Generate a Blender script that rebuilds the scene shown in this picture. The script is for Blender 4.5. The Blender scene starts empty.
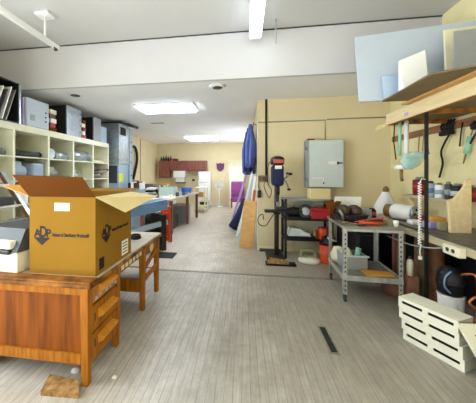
import bpy, bmesh, math, random
from mathutils import Vector, Matrix
random.seed(7)
R = math.radians
SC = bpy.context.scene
COL = SC.collection

# ------------------------------------------------------------------ camera
cam = bpy.data.cameras.new('camera')
cam.lens = 260.0 / 476.0 * 36.0
cam.sensor_width = 36.0
cam.shift_x = 0.067
cam.shift_y = -0.0578
cam.clip_start = 0.05
camo = bpy.data.objects.new('camera', cam)
COL.objects.link(camo)
camo.location = (0, 0, 1.55)
camo.rotation_euler = (R(90), 0, R(8.38))
SC.camera = camo

# ------------------------------------------------------------------ world, light, exposure
w = bpy.data.worlds.new('world'); SC.world = w; w.use_nodes = True
w.node_tree.nodes['Background'].inputs[0].default_value = (0.86, 0.93, 1.0, 1)
w.node_tree.nodes['Background'].inputs[1].default_value = 0.35


def area(name, loc, rot, sx, sy, power, color=(1, 1, 1)):
    l = bpy.data.lights.new(name, 'AREA'); l.shape = 'RECTANGLE'; l.size = sx; l.size_y = sy
    l.energy = power; l.color = color
    o = bpy.data.objects.new(name, l); COL.objects.link(o)
    o.location = loc; o.rotation_euler = rot
    return o


area('shopfront_daylight', (-0.8, -2.25, 1.9), (R(102), 0, 0), 6.6, 2.9, 12, (0.84, 0.92, 1.0))
sl = bpy.data.lights.new('sun', 'SUN'); sl.energy = 30.0; sl.angle = R(2); sl.color = (0.86, 0.94, 1.0)
so = bpy.data.objects.new('sun', sl); COL.objects.link(so); so.rotation_euler = (R(34), 0, R(-4))
area('side_window_daylight', (0.62, 10.3, 1.9), (0, R(118), 0), 1.9, 3.8, 45, (0.88, 0.93, 1.0))  # area lamp added at the side window, tilted up to brighten the ceiling
area('near_wall_fill', (-4.65, 0.2, 1.85), (0, R(-95), 0), 2.0, 3.6, 220, (0.86, 0.93, 1.0))  # unseen fill lamp, added to brighten the right wall under the shelf
area('far_room_lamp', (-1.2, 14.2, 2.96), (0, 0, 0), 1.6, 1.2, 45)
SC.view_settings.view_transform = 'Standard'
SC.view_settings.look = 'None'
SC.view_settings.gamma = 1.0
SC.view_settings.use_curve_mapping = False
SC.view_settings.exposure = 0.78


# ------------------------------------------------------------------ materials
def lin(c):
    return tuple((v / 12.92 if v <= 0.04045 else ((v + 0.055) / 1.055) ** 2.4) for v in [x / 255.0 for x in c])


def _mat(name):
    m = bpy.data.materials.new(name); m.use_nodes = True
    nt = m.node_tree
    return m, nt, nt.nodes['Principled BSDF']


def mat(name, rgb, rough=0.6, metal=0.0, var=0.12, scale=6.0, stretch=(1, 1, 1), bump=0.0, spec=0.4, rgb2=None):
    """one procedural surface: two tones of the same stuff mixed by noise"""
    m, nt, b = _mat(name)
    c = lin(rgb)
    if rgb2 is None:
        ca = tuple(max(0, v * (1 - var)) for v in c); cb = tuple(min(1, v * (1 + var)) for v in c)
    else:
        ca, cb = c, lin(rgb2)
    tc = nt.nodes.new('ShaderNodeTexCoord'); mp = nt.nodes.new('ShaderNodeMapping')
    mp.inputs['Scale'].default_value = stretch
    nz = nt.nodes.new('ShaderNodeTexNoise'); nz.inputs['Scale'].default_value = scale; nz.inputs['Detail'].default_value = 5
    rp = nt.nodes.new('ShaderNodeValToRGB')
    rp.color_ramp.elements[0].position = 0.3; rp.color_ramp.elements[1].position = 0.7
    rp.color_ramp.elements[0].color = (*ca, 1); rp.color_ramp.elements[1].color = (*cb, 1)
    L = nt.links.new
    L(tc.outputs['Object'], mp.inputs[0]); L(mp.outputs[0], nz.inputs['Vector']); L(nz.outputs['Fac'], rp.inputs[0])
    L(rp.outputs[0], b.inputs['Base Color'])
    b.inputs['Roughness'].default_value = rough; b.inputs['Metallic'].default_value = metal
    b.inputs['Specular IOR Level'].default_value = spec
    if bump:
        bp = nt.nodes.new('ShaderNodeBump'); bp.inputs['Strength'].default_value = bump; bp.inputs['Distance'].default_value = 0.01
        L(nz.outputs['Fac'], bp.inputs['Height']); L(bp.outputs[0], b.inputs['Normal'])
    return m


def emit(name, rgb, s):
    m, nt, b = _mat(name)
    b.inputs['Base Color'].default_value = (*lin(rgb), 1)
    b.inputs['Emission Color'].default_value = (*lin(rgb), 1)
    b.inputs['Emission Strength'].default_value = s
    return m


def planks(name, c1, c2, gap, width, length, wear, wear_amt, rough, zone=None):
    m, nt, b = _mat(name)
    L = nt.links.new
    tc = nt.nodes.new('ShaderNodeTexCoord'); mp = nt.nodes.new('ShaderNodeMapping')
    mp.inputs['Rotation'].default_value = (0, 0, R(90))
    br = nt.nodes.new('ShaderNodeTexBrick')
    br.inputs['Color1'].default_value = (*lin(c1), 1); br.inputs['Color2'].default_value = (*lin(c2), 1)
    br.inputs['Mortar'].default_value = (*lin(gap), 1)
    br.inputs['Scale'].default_value = 1.0
    br.inputs['Brick Width'].default_value = length; br.inputs['Row Height'].default_value = width
    br.inputs['Mortar Size'].default_value = 0.0028; br.inputs['Mortar Smooth'].default_value = 0.3
    br.offset = 0.5; br.offset_frequency = 2
    L(tc.outputs['Object'], mp.inputs[0]); L(mp.outputs[0], br.inputs['Vector'])
    # worn patches and scuffs
    nz = nt.nodes.new('ShaderNodeTexNoise'); nz.inputs['Scale'].default_value = 3.2; nz.inputs['Detail'].default_value = 10; nz.inputs['Roughness'].default_value = 0.8
    L(tc.outputs['Object'], nz.inputs['Vector'])
    rp = nt.nodes.new('ShaderNodeValToRGB'); rp.color_ramp.elements[0].position = 0.40; rp.color_ramp.elements[1].position = 0.66
    L(nz.outputs['Fac'], rp.inputs[0])
    mx = nt.nodes.new('ShaderNodeMix'); mx.data_type = 'RGBA'; mx.blend_type = 'MIX'
    mul = nt.nodes.new('ShaderNodeMath'); mul.operation = 'MULTIPLY'; mul.inputs[1].default_value = wear_amt
    L(rp.outputs[0], mul.inputs[0]); L(mul.outputs[0], mx.inputs['Factor'])
    L(br.outputs['Color'], mx.inputs['A']); mx.inputs['B'].default_value = (*lin(wear), 1)
    last = mx.outputs['Result']
    if zone:
        # trodden-in dirt: ragged-edged zones across the room
        x0, x1, zc, za = zone
        sp = nt.nodes.new('ShaderNodeSeparateXYZ'); L(tc.outputs['Object'], sp.inputs[0])
        n3 = nt.nodes.new('ShaderNodeTexNoise'); n3.inputs['Scale'].default_value = 2.2; n3.inputs['Detail'].default_value = 9; n3.inputs['Roughness'].default_value = 0.75
        L(tc.outputs['Object'], n3.inputs['Vector'])
        ma = nt.nodes.new('ShaderNodeMath'); ma.operation = 'MULTIPLY_ADD'; ma.inputs[1].default_value = 4.2
        L(n3.outputs['Fac'], ma.inputs[0]); L(sp.outputs['X'], ma.inputs[2])
        mr = nt.nodes.new('ShaderNodeMapRange'); mr.inputs['From Min'].default_value = x0 + 2.1; mr.inputs['From Max'].default_value = x1 + 2.1
        mr.inputs['To Max'].default_value = za
        L(ma.outputs[0], mr.inputs['Value'])
        m3 = nt.nodes.new('ShaderNodeMix'); m3.data_type = 'RGBA'
        L(mr.outputs[0], m3.inputs['Factor']); L(last, m3.inputs['A']); m3.inputs['B'].default_value = (*lin(zc), 1); last = m3.outputs['Result']
    # fine grain along the boards
    mp2 = nt.nodes.new('ShaderNodeMapping'); mp2.inputs['Scale'].default_value = (60, 4, 1)
    n2 = nt.nodes.new('ShaderNodeTexNoise'); n2.inputs['Scale'].default_value = 1; n2.inputs['Detail'].default_value = 4
    L(tc.outputs['Object'], mp2.inputs[0]); L(mp2.outputs[0], n2.inputs['Vector'])
    r2 = nt.nodes.new('ShaderNodeValToRGB'); r2.color_ramp.elements[0].color = (0.7, 0.7, 0.69, 1); r2.color_ramp.elements[1].color = (1.14, 1.14, 1.14, 1)
    r2.color_ramp.elements[0].position = 0.3; r2.color_ramp.elements[1].position = 0.7
    L(n2.outputs['Fac'], r2.inputs[0])
    m2 = nt.nodes.new('ShaderNodeMix'); m2.data_type = 'RGBA'; m2.blend_type = 'MULTIPLY'; m2.inputs['Factor'].default_value = 0.6
    L(last, m2.inputs['A']); L(r2.outputs[0], m2.inputs['B'])
    L(m2.outputs['Result'], b.inputs['Base Color'])
    b.inputs['Roughness'].default_value = rough
    bp = nt.nodes.new('ShaderNodeBump'); bp.inputs['Strength'].default_value = 0.35; bp.inputs['Distance'].default_value = 0.004; bp.invert = True
    L(br.outputs['Fac'], bp.inputs['Height']); L(bp.outputs[0], b.inputs['Normal'])
    return m


def clear(name, rgb, alpha):
    m, nt, b = _mat(name)
    b.inputs['Base Color'].default_value = (*lin(rgb), 1); b.inputs['Alpha'].default_value = alpha
    b.inputs['Roughness'].default_value = 0.15
    return m


M = dict(
    floor1=planks('worn_plank_floor', (212, 207, 196), (196, 190, 178), (154, 146, 134), 0.062, 7.3, (150, 142, 128), 0.6, 0.4, (-0.4, 1.3, (126, 119, 102), 0.58)),
    floor2=planks('pale_plank_floor', (212, 202, 188), (204, 193, 178), (172, 161, 144), 0.058, 7.7, (190, 182, 166), 0.5, 0.35, (-0.3, 0.9, (150, 142, 124), 0.8)),
    wall=mat('yellow_wall_paint', (225, 210, 168), 0.7, var=0.04, scale=2),
    wallr=mat('pale_yellow_wall_paint', (238, 226, 174), 0.7, var=0.05, scale=3),
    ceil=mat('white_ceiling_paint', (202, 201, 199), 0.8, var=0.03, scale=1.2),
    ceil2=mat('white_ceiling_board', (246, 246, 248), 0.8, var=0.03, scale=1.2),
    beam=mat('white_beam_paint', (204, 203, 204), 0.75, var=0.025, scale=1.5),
    white=mat('white_enamel', (240, 240, 238), 0.45, var=0.03),
    coolwhite=mat('cool_white_sheet', (184, 196, 208), 0.5, var=0.02),
    paper=mat('white_paper', (236, 235, 228), 0.8, var=0.05),
    cream=mat('cream_paint', (228, 222, 190), 0.6, var=0.06),
    shelfp=mat('pale_green_cream_shelf_paint', (232, 232, 206), 0.6, var=0.06, scale=4),
    shelfb=mat('beige_board', (222, 206, 174), 0.8, var=0.08),
    oak=mat('orange_varnished_oak', (140, 82, 16), 0.5, spec=0.15, scale=3.0, stretch=(14, 14, 1.2), rgb2=(182, 116, 38)),
    oakp=mat('red_brown_varnished_panel', (98, 50, 12), 0.5, spec=0.15, scale=2.2, stretch=(9, 9, 0.7), rgb2=(152, 84, 22)),
    oakl=mat('yellow_oak_handle', (212, 144, 40), 0.45, var=0.12, stretch=(5, 5, 5)),
    oakd=mat('worn_dark_oak_edge', (74, 44, 20), 0.6, spec=0.15, scale=9, rgb2=(176, 116, 54)),
    desktop=mat('worn_desk_linoleum', (196, 186, 164), 0.4, var=0.1, scale=5),
    card=mat('orange_brown_cardboard', (146, 108, 36), 0.85, spec=0.1, var=0.05, scale=2.5),
    cardd=mat('brown_cardboard', (98, 56, 14), 0.85, spec=0.1, var=0.06, scale=2.5),
    cardi=mat('pale_cardboard_liner', (226, 206, 150), 0.8, var=0.05, scale=2.5),
    ink=mat('dark_purple_ink', (26, 14, 24), 0.7, var=0.05),
    black=mat('black_plastic', (26, 26, 28), 0.45, var=0.2),
    blackm=mat('black_steel', (38, 38, 40), 0.5, metal=0.3, var=0.25, scale=14),
    dark=mat('dark_grey_plastic', (62, 64, 68), 0.5, var=0.15),
    grey=mat('grey_enamel', (150, 155, 156), 0.5, var=0.06),
    panelg=mat('pale_grey_green_enamel', (202, 212, 208), 0.45, var=0.04),
    printerg=mat('slate_grey_plastic', (74, 81, 84), 0.55, var=0.08),
    steel=mat('galvanised_steel', (168, 176, 182), 0.36, metal=0.75, var=0.2, scale=9, spec=0.5),
    steeld=mat('dull_grey_steel', (142, 140, 132), 0.5, metal=0.5, var=0.25, scale=12),
    darkbrown=mat('dark_brown_motor_paint', (74, 58, 50), 0.5, metal=0.2, var=0.3, scale=16),
    cartm=mat('grey_painted_cart_steel', (172, 174, 168), 0.5, metal=0.35, var=0.2, scale=14),
    bluecab=mat('pale_blue_grey_enamel', (158, 178, 196), 0.45, var=0.05),
    blue=mat('blue_machine_paint', (104, 136, 176), 0.45, var=0.1),
    navy=mat('navy_fabric', (30, 38, 74), 0.85, var=0.3, stretch=(6, 6, 1)),
    royal=mat('royal_blue_cloth', (34, 44, 120), 0.8, scale=1.6, stretch=(12, 12, 0.9), rgb2=(112, 128, 204)),
    lav=mat('lavender_paint', (176, 160, 208), 0.6, var=0.1),
    purple=mat('purple_cloth', (150, 78, 146), 0.85, var=0.15),
    maroon=mat('maroon_paint', (108, 34, 36), 0.45, var=0.2),
    plum=mat('plum_sign_paint', (104, 52, 96), 0.6, var=0.1),
    red=mat('red_paint', (178, 36, 44), 0.45, var=0.1),
    orange=mat('orange_red_plastic', (226, 80, 34), 0.45, var=0.08),
    orangew=mat('orange_board', (222, 160, 66), 0.6, var=0.08, scale=4),
    tan=mat('tan_plywood', (196, 148, 84), 0.6, scale=2.5, stretch=(1, 8, 8), rgb2=(214, 168, 100)),
    ply=mat('pale_plywood', (218, 196, 148), 0.7, scale=3, stretch=(8, 1, 8), rgb2=(232, 214, 168)),
    olivewood=mat('olive_brown_board', (116, 100, 70), 0.7, var=0.15),
    brownw=mat('brown_wood_strip', (134, 92, 62), 0.6, scale=3, stretch=(4, 1, 9), rgb2=(160, 112, 78)),
    cabw=mat('dark_red_brown_cabinet', (122, 70, 62), 0.5, scale=3, stretch=(6, 6, 1), rgb2=(146, 88, 76)),
    benchw=mat('light_worn_bench_wood', (186, 174, 140), 0.6, var=0.12, stretch=(6, 1, 6)),
    benchtop=mat('dark_worn_bench_top', (62, 60, 54), 0.35, scale=5, rgb2=(104, 98, 84)),
    rust=mat('rusty_brown_steel', (112, 74, 50), 0.75, scale=7, rgb2=(146, 104, 74)),
    brownsack=mat('brown_leather', (122, 84, 62), 0.7, var=0.2),
    blockw=mat('raw_chip_wood', (112, 78, 40), 0.8, scale=22, rgb2=(190, 150, 88), bump=0.5),
    vinyl=mat('ivory_plastic', (232, 230, 210), 0.5, var=0.03),
    slot=mat('dark_slot', (36, 34, 30), 0.8, var=0.1),
    copper=mat('copper_pipe', (206, 126, 78), 0.3, metal=0.8, var=0.1),
    mint=mat('mint_green_plastic', (150, 206, 180), 0.5, var=0.1),
    yellowl=mat('yellow_green_label', (226, 228, 40), 0.6, var=0.03),
    brightblue=mat('bright_blue_plastic', (40, 110, 220), 0.4, var=0.08),
    olive=mat('olive_enamel', (152, 148, 114), 0.5, var=0.08),
    rubber=mat('black_rubber', (20, 20, 22), 0.7, var=0.2),
    brass=mat('dirty_brass', (150, 116, 70), 0.45, metal=0.5, var=0.2),
    redcord=mat('pinkish_red_cord', (190, 88, 76), 0.6, var=0.1),
    clearbag=clear('clear_plastic_film', (190, 226, 226), 0.45),
    greenglass=clear('pale_green_glass', (196, 222, 214), 0.7),
    mirror=mat('sky_blue_glazed_sheet', (182, 204, 228), 0.15, var=0.05),
    tube=emit('lit_fluorescent_tube', (236, 246, 255), 3.0),
    diffuser=emit('lit_ceiling_panel', (232, 242, 255), 17.0),
    diffuser2=emit('lit_rear_ceiling_panel', (232, 242, 255), 6.0),
)
M['oakdirty'] = mat('stained_oak_front', (150, 92, 38), 0.5, scale=8, rgb2=(200, 138, 62))


# ------------------------------------------------------------------ mesh helpers
def rotz(a): return Matrix.Rotation(a, 4, 'Z')
def T(x, y, z): return Matrix.Translation((x, y, z))


class MB:
    """collects shapes (world or thing coordinates) into one mesh"""
    def __init__(s, X=None):
        s.bm = bmesh.new(); s.X = X or Matrix.Identity(4); s.mi = 0; s.smooth = False

    def _fin(s, verts, faces=None):
        for v in verts: v.co = s.X @ v.co
        fs = faces if faces is not None else {f for v in verts for f in v.link_faces}
        for f in fs: f.material_index = s.mi
        return s

    def box(s, x0, x1, y0, y1, z0, z1, bev=0.0, rot=None):
        r = bmesh.ops.create_cube(s.bm, size=1.0)['verts']
        c = Vector(((x0 + x1) / 2, (y0 + y1) / 2, (z0 + z1) / 2)); d = (abs(x1 - x0), abs(y1 - y0), abs(z1 - z0))
        for v in r: v.co = Vector((v.co.x * d[0], v.co.y * d[1], v.co.z * d[2]))
        vs = r
        if bev:
            es = {e for v in r for e in v.link_edges}
            out = bmesh.ops.bevel(s.bm, geom=list(es), offset=min(bev, min(d) * 0.45), segments=2, affect='EDGES', profile=0.5)
            vs = list({v for f in out['faces'] for v in f.verts} | {v for v in r if v.is_valid})
        for v in vs:
            p = v.co
            if rot is not None: p = rot @ p
            v.co = p + c
        return s._fin(vs)

    def tube(s, pts, r, seg=8, r2=None, cap=True, smooth=True):
        pts = [Vector(p) for p in pts]
        if smooth and 4 <= len(pts) < 40 and r < 0.06:          # cords and hoses bend in curves
            q = [pts[0] * 2 - pts[1]] + pts + [pts[-1] * 2 - pts[-2]]; out = []
            for i in range(1, len(q) - 2):
                p0, p1, p2, p3 = q[i - 1:i + 3]
                for k in range(5):
                    u = k / 5
                    out.append(0.5 * (2 * p1 + (p2 - p0) * u + (2 * p0 - 5 * p1 + 4 * p2 - p3) * u * u + (3 * p1 - p0 - 3 * p2 + p3) * u ** 3))
            pts = out + [pts[-1]]
        n = len(pts)
        rings = []
        ref = None
        for i, p in enumerate(pts):
            t = (pts[min(i + 1, n - 1)] - pts[max(i - 1, 0)]).normalized()
            if ref is None:
                ref = Vector((0, 0, 1)) if abs(t.z) < 0.9 else Vector((1, 0, 0))
            u = (ref - t * ref.dot(t)).normalized(); v = t.cross(u); ref = u
            rr = r if r2 is None else r + (r2 - r) * i / (n - 1)
            rings.append([s.bm.verts.new(p + (u * math.cos(a) + v * math.sin(a)) * rr) for a in [2 * math.pi * k / seg for k in range(seg)]])
        fs = []
        for i in range(n - 1):
            for k in range(seg):
                f = s.bm.faces.new((rings[i][k], rings[i][(k + 1) % seg], rings[i + 1][(k + 1) % seg], rings[i + 1][k])); f.smooth = True; fs.append(f)
        if cap:
            fs.append(s.bm.faces.new(rings[0][::-1])); fs.append(s.bm.faces.new(rings[-1]))
        return s._fin([v for q in rings for v in q], fs)

    def lathe(s, prof, c=(0, 0, 0), seg=20, axis='Z', sx=1.0, sy=1.0, rot=None):
        """prof: (radius, height) from bottom to top"""
        c = Vector(c); rings = []
        for r, h in prof:
            ring = []
            for k in range(seg):
                a = 2 * math.pi * k / seg
                p = Vector((r * math.cos(a) * sx, r * math.sin(a) * sy, h))
                if axis == 'X': p = Vector((p.z, p.y, -p.x))
                elif axis == 'Y': p = Vector((p.x, p.z, p.y))
                if rot is not None: p = rot @ p
                ring.append(s.bm.verts.new(p + c))
            rings.append(ring)
        fs = []
        for i in range(len(rings) - 1):
            for k in range(seg):
                f = s.bm.faces.new((rings[i][k], rings[i][(k + 1) % seg], rings[i + 1][(k + 1) % seg], rings[i + 1][k])); f.smooth = True; fs.append(f)
        fs.append(s.bm.faces.new(rings[0][::-1])); fs.append(s.bm.faces.new(rings[-1]))
        return s._fin([v for q in rings for v in q], fs)

    def hexa(s, a, b):
        """two quads of four points each, joined into a closed body"""
        va = [s.bm.verts.new(Vector(p)) for p in a]; vb = [s.bm.verts.new(Vector(p)) for p in b]
        n = len(va)
        fs = [s.bm.faces.new(va[::-1]), s.bm.faces.new(vb)]
        for k in range(n): fs.append(s.bm.faces.new((va[k], va[(k + 1) % n], vb[(k + 1) % n], vb[k])))
        return s._fin(va + vb, fs)

    def slab(s, pts, th):
        """polygon given by its corners, thickened along its normal by th"""
        P = [Vector(p) for p in pts]
        n = (P[1] - P[0]).cross(P[2] - P[0]).normalized() * th
        return s.hexa([p for p in P], [p + n for p in P])

    def torus(s, c, R0, r, seg=24, ring=8, rot=None, sq=1.0):
        c = Vector(c); g = []
        for i in range(seg):
            a = 2 * math.pi * i / seg; q = []
            for k in range(ring):
                b = 2 * math.pi * k / ring
                p = Vector(((R0 + r * math.cos(b)) * math.cos(a), (R0 + r * math.cos(b)) * math.sin(a), r * math.sin(b) * sq))
                if rot is not None: p = rot @ p
                q.append(s.bm.verts.new(p + c))
            g.append(q)
        fs = []
        for i in range(seg):
            for k in range(ring):
                f = s.bm.faces.new((g[i][k], g[(i + 1) % seg][k], g[(i + 1) % seg][(k + 1) % ring], g[i][(k + 1) % ring])); f.smooth = True; fs.append(f)
        return s._fin([v for q in g for v in q], fs)

    def build(s, name, m, parent=None):
        bm = s.bm
        bmesh.ops.recalc_face_normals(bm, faces=bm.faces)
        if parent is not None:
            bm.transform(RM[parent.name].inverted())
            loc = None
        else:
            xs = [v.co for v in bm.verts]
            loc = Vector(((min(v.x for v in xs) + max(v.x for v in xs)) / 2, (min(v.y for v in xs) + max(v.y for v in xs)) / 2, min(v.z for v in xs)))
            bm.transform(Matrix.Translation(-loc))
        me = bpy.data.meshes.new(name); bm.to_mesh(me); bm.free()
        for q in (m if isinstance(m, (list, tuple)) else [m]): me.materials.append(M[q] if isinstance(q, str) else q)
        o = bpy.data.objects.new(name, me); COL.objects.link(o)
        if parent is not None:
            o.parent = parent; RM[o.name] = RM[parent.name]
        else:
            o.location = loc; RM[o.name] = Matrix.Translation(loc)
        return o


RM = {}
ORD = ['first', 'second', 'third', 'fourth', 'fifth', 'sixth', 'seventh', 'eighth', 'ninth', 'tenth', 'eleventh', 'twelfth', 'thirteenth', 'fourteenth', 'fifteenth', 'sixteenth']


def tag(o, label, cat, group=None):
    o['label'] = label; o['category'] = cat
    if group: o['group'] = group
    return o


def thing(name, loc, label, cat, group=None):
    o = bpy.data.objects.new(name, None); COL.objects.link(o)
    o.empty_display_size = 0.1
    o.location = loc; RM[o.name] = Matrix.Translation(loc)
    return tag(o, label, cat, group)


def struct(name, mb, m):
    o = mb.build(name, m); o['kind'] = 'structure'; return o


def copy_tree(root, loc, label, rz=0.0, group=None):
    r = root.copy(); COL.objects.link(r); r.location = loc; r.rotation_euler = (0, 0, rz); r['label'] = label
    if group: r['group'] = group
    for ch in list(root.children):
        c = ch.copy(); COL.objects.link(c); c.parent = r
        for g in list(ch.children):
            d = g.copy(); COL.objects.link(d); d.parent = c
    return r


def B(*a, **k): return MB().box(*a, **k)
def one(mb, name, m, label, cat, group=None): return tag(mb.build(name, m), label, cat, group)


def lettering(name, body, size, Xf, m, parent, bold=0.0, sx=1.0):
    """writing as a thin raised mesh"""
    cu = bpy.data.curves.new(name, 'FONT'); cu.body = body; cu.size = size; cu.offset = bold; cu.extrude = 0.0006
    cu.align_x = 'LEFT'
    tmp = bpy.data.objects.new(name, cu); COL.objects.link(tmp)
    dg = bpy.context.evaluated_depsgraph_get()
    me = bpy.data.meshes.new_from_object(tmp.evaluated_get(dg))
    bpy.data.objects.remove(tmp); bpy.data.curves.remove(cu)
    me.transform(Matrix.Diagonal((sx, 1, 1, 1))); me.transform(RM[parent.name].inverted() @ Xf)
    me.materials.clear(); me.materials.append(M[m])
    o = bpy.data.objects.new(name, me); COL.objects.link(o); o.parent = parent; RM[o.name] = RM[parent.name]
    return o


# ------------------------------------------------------------------ the setting
CF, CB = 3.78, 3.06      # front and rear ceiling heights
XL, XR, YB, YW, YF, XP = -4.4, 2.75, 4.1, 5.4, 12.65, 0.27
struct('floor', B(XL - 0.2, XR + 0.2, -2.6, 4.06, -0.1, 0), 'floor1')
struct('floor_rear', B(XL - 0.2, XR + 0.2, 4.06, 15.6, -0.1, 0), 'floor2')
struct('trim_1', MB().box(XL, XR, 4.03, 4.085, 0, 0.006, bev=0.003), 'steeld')
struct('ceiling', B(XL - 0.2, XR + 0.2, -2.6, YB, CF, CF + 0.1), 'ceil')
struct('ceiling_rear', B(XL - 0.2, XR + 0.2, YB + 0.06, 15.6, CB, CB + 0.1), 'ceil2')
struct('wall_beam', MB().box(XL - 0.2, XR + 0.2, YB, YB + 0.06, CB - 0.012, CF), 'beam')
wl = MB(); wl.box(XL - 0.15, XL, -2.6, -1.6, 0, CF + 0.1); wl.box(XL - 0.15, XL, 2.0, 15.6, 0, CF + 0.1)
wl.box(XL - 0.15, XL, -1.6, 2.0, 0, 0.85); wl.box(XL - 0.15, XL, -1.6, 2.0, 2.85, CF + 0.1)  # wall opening added for the unseen fill lamp
struct('shadow_gap', B(XL - 0.2, XR, YB - 0.008, YB, CF - 0.018, CF), 'dark')  # dark strip painted as the shadow line where beam meets ceiling
struct('wall_left', wl, 'wall')
wn = MB()
for y in (-1.6, -0.42, 0.76, 1.94): wn.box(XL - 0.1, XL - 0.04, y, y + 0.06, 0.85, 2.85)
wn.box(XL - 0.1, XL - 0.04, -1.6, 2.0, 0.85, 0.91).box(XL - 0.1, XL - 0.04, -1.6, 2.0, 2.79, 2.85)
struct('fill_window', wn, 'white')  # unseen window frame, added around the opening for the fill lamp
struct('wall_right', B(XR, XR + 0.15, -2.6, YW + 0.15, 0, CF + 0.1), 'wallr')
struct('wall_back', B(XP, XR, YW, YW + 0.15, 0, CB), 'wall')
ws = MB(); ws.box(XP, XP + 0.12, YW + 0.15, 8.4, 0, CB); ws.box(XP, XP + 0.12, 12.2, 15.6, 0, CB)
ws.box(XP, XP + 0.12, 8.4, 12.2, 0, 0.95); ws.box(XP, XP + 0.12, 8.4, 12.2, 2.85, CB)
struct('wall_side', ws, 'wall')
wn = MB()
for y in (8.4, 9.62, 10.84, 12.14): wn.box(XP + 0.03, XP + 0.09, y, y + 0.06, 0.95, 2.85)
wn.box(XP + 0.03, XP + 0.09, 8.4, 12.2, 0.95, 1.01).box(XP + 0.03, XP + 0.09, 8.4, 12.2, 2.79, 2.85)
struct('window_1', wn, 'white')
wf = MB()
wf.box(XL, -0.71, YF, YF + 0.12, 0, CB); wf.box(-0.06, XP, YF, YF + 0.12, 0, CB); wf.box(-0.71, -0.06, YF, YF + 0.12, 2.18, CB)
struct('wall_far', wf, 'wall')
struct('wall_end', B(XL, XP, 15.5, 15.6, 0, CB), 'white')
fr = MB()
fr.box(XL, -4.1, -2.2, -2.05, 0, CF); fr.box(2.5, XR, -2.2, -2.05, 0, CF)
fr.box(-4.1, 2.5, -2.2, -2.05, 0, 0.45); fr.box(-4.1, 2.5, -2.2, -2.05, 3.35, CF)
for x in (-2.45, -0.8, 0.85): fr.box(x - 0.04, x + 0.04, -2.17, -2.08, 0.45, 3.35)
struct('wall_front', fr, 'wall')
struct('door_1', MB().box(-0.79, -0.71, YF - 0.03, YF + 0.14, 0, 2.24).box(-0.06, 0.02, YF - 0.03, YF + 0.14, 0, 2.24)
       .box(-0.71, -0.06, YF - 0.03, YF + 0.14, 2.16, 2.24).box(-0.71, -0.06, YF + 0.02, YF + 0.06, 1.9, 2.16), 'cream')
struct('baseboard_back', B(XP, XR, YW - 0.015, YW, 0, 0.09), 'wallr')
struct('baseboard_far', B(XL, -0.79, YF - 0.015, YF, 0, 0.1), 'cream')
# partition end: slim corner bead, boards above the conduit line
struct('trim_2', MB().box(XP - 0.012, XP, YW - 0.012, YW + 0.03, 0, 2.62), 'white')
# bright room beyond the far door

# ------------------------------------------------------------------ ceiling things
def troffer(x0, x1, y0, y1, label, dm='diffuser'):
    t = thing('ceiling_light', ((x0 + x1) / 2, (y0 + y1) / 2, CB - 0.02), label, 'ceiling light', 'rear ceiling lights')
    f = MB()
    f.box(x0 - 0.04, x1 + 0.04, y0 - 0.04, y0, CB - 0.022, CB); f.box(x0 - 0.04, x1 + 0.04, y1, y1 + 0.04, CB - 0.022, CB)
    f.box(x0 - 0.04, x0, y0, y1, CB - 0.022, CB); f.box(x1, x1 + 0.04, y0, y1, CB - 0.022, CB)
    f.build('frame', 'white', t)
    B(x0, x1, y0, y1, CB - 0.05, CB - 0.002).build('diffuser', dm, t)


troffer(-2.36, -1.12, 5.4, 6.04, 'bright rectangular ceiling light just behind the white beam')
troffer(-2.36, -1.12, 10.1, 11.3, 'smaller-looking lit ceiling light deep in the rear room', 'diffuser2')

t = thing('fluorescent_light', (0.16, 3.3, 3.55), 'lit twin-tube fluorescent fitting pointing at the beam', 'ceiling light')
B(0.08, 0.24, 1.5, 3.96, 3.64, CF, bev=0.02).build('housing', 'white', t)
for x in (0.105, 0.215):
    MB().tube([(x, 1.55, 3.605), (x, 3.93, 3.605)], 0.034, 12).build('tube', 'tube', t)
for y in (3.93, 1.5): MB().box(0.08, 0.24, y, y + 0.04, 3.57, 3.66, bev=0.008).build('end_cap', 'white', t)

t = thing('track_channel', (-2.74, 2.6, 3.4), 'bare white channel hung below the ceiling by a short rod', 'light rail')
c = MB()
c.box(-2.77, -2.71, 0.4, 3.5, 3.43, 3.445); c.box(-2.77, -2.762, 0.4, 3.5, 3.39, 3.43); c.box(-2.718, -2.71, 0.4, 3.5, 3.39, 3.43)
c.build('channel', 'white', t)
MB().tube([(-2.74, 3.25, 3.44), (-2.74, 3.25, 3.56), (-2.74, 3.25, 3.75)], 0.016, 10).build('hanger_rod', 'white', t)
MB().box(-2.85, -2.64, 3.17, 3.33, 3.735, CF, bev=0.015).build('ceiling_mount', 'white', t)
q = MB()
for dx in (-0.012, 0.012): q.box(-2.74 + dx - 0.009, -2.74 + dx + 0.009, 3.44, 3.47, 3.36, 3.432, bev=0.003)
q.build('socket', 'dark', t)

one(MB().tube([(0.45, 3.85, CF), (0.45, 3.86, 3.6), (0.45, 3.87, 3.43)], 0.009, 8), 'hanging_rod', 'grey', 'thin grey rod hanging from the ceiling beside the lit tubes', 'rod')
for x, y, lb in ((-3.16, 4.5, 'round ceiling vent above the black cases'), (-0.46, 4.45, 'round ceiling vent on the rear ceiling behind the beam')):
    t = thing('ceiling_vent', (x, y, CB), lb, 'vent', 'round ceiling vents')
    MB().lathe([(0.07, -0.03), (0.12, -0.022), (0.15, 0.0)], (x, y, CB), 24).build('ring', 'white', t)
    MB().lathe([(0.03, -0.036), (0.085, -0.033), (0.085, -0.026)], (x, y, CB), 20).build('core', 'dark', t)
one(B(-2.75, -2.35, 7.36, 7.48, CB - 0.01, CB, bev=0.003), 'ceiling_grille', 'grey', 'narrow grey slot grille in the rear ceiling', 'vent')

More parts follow.
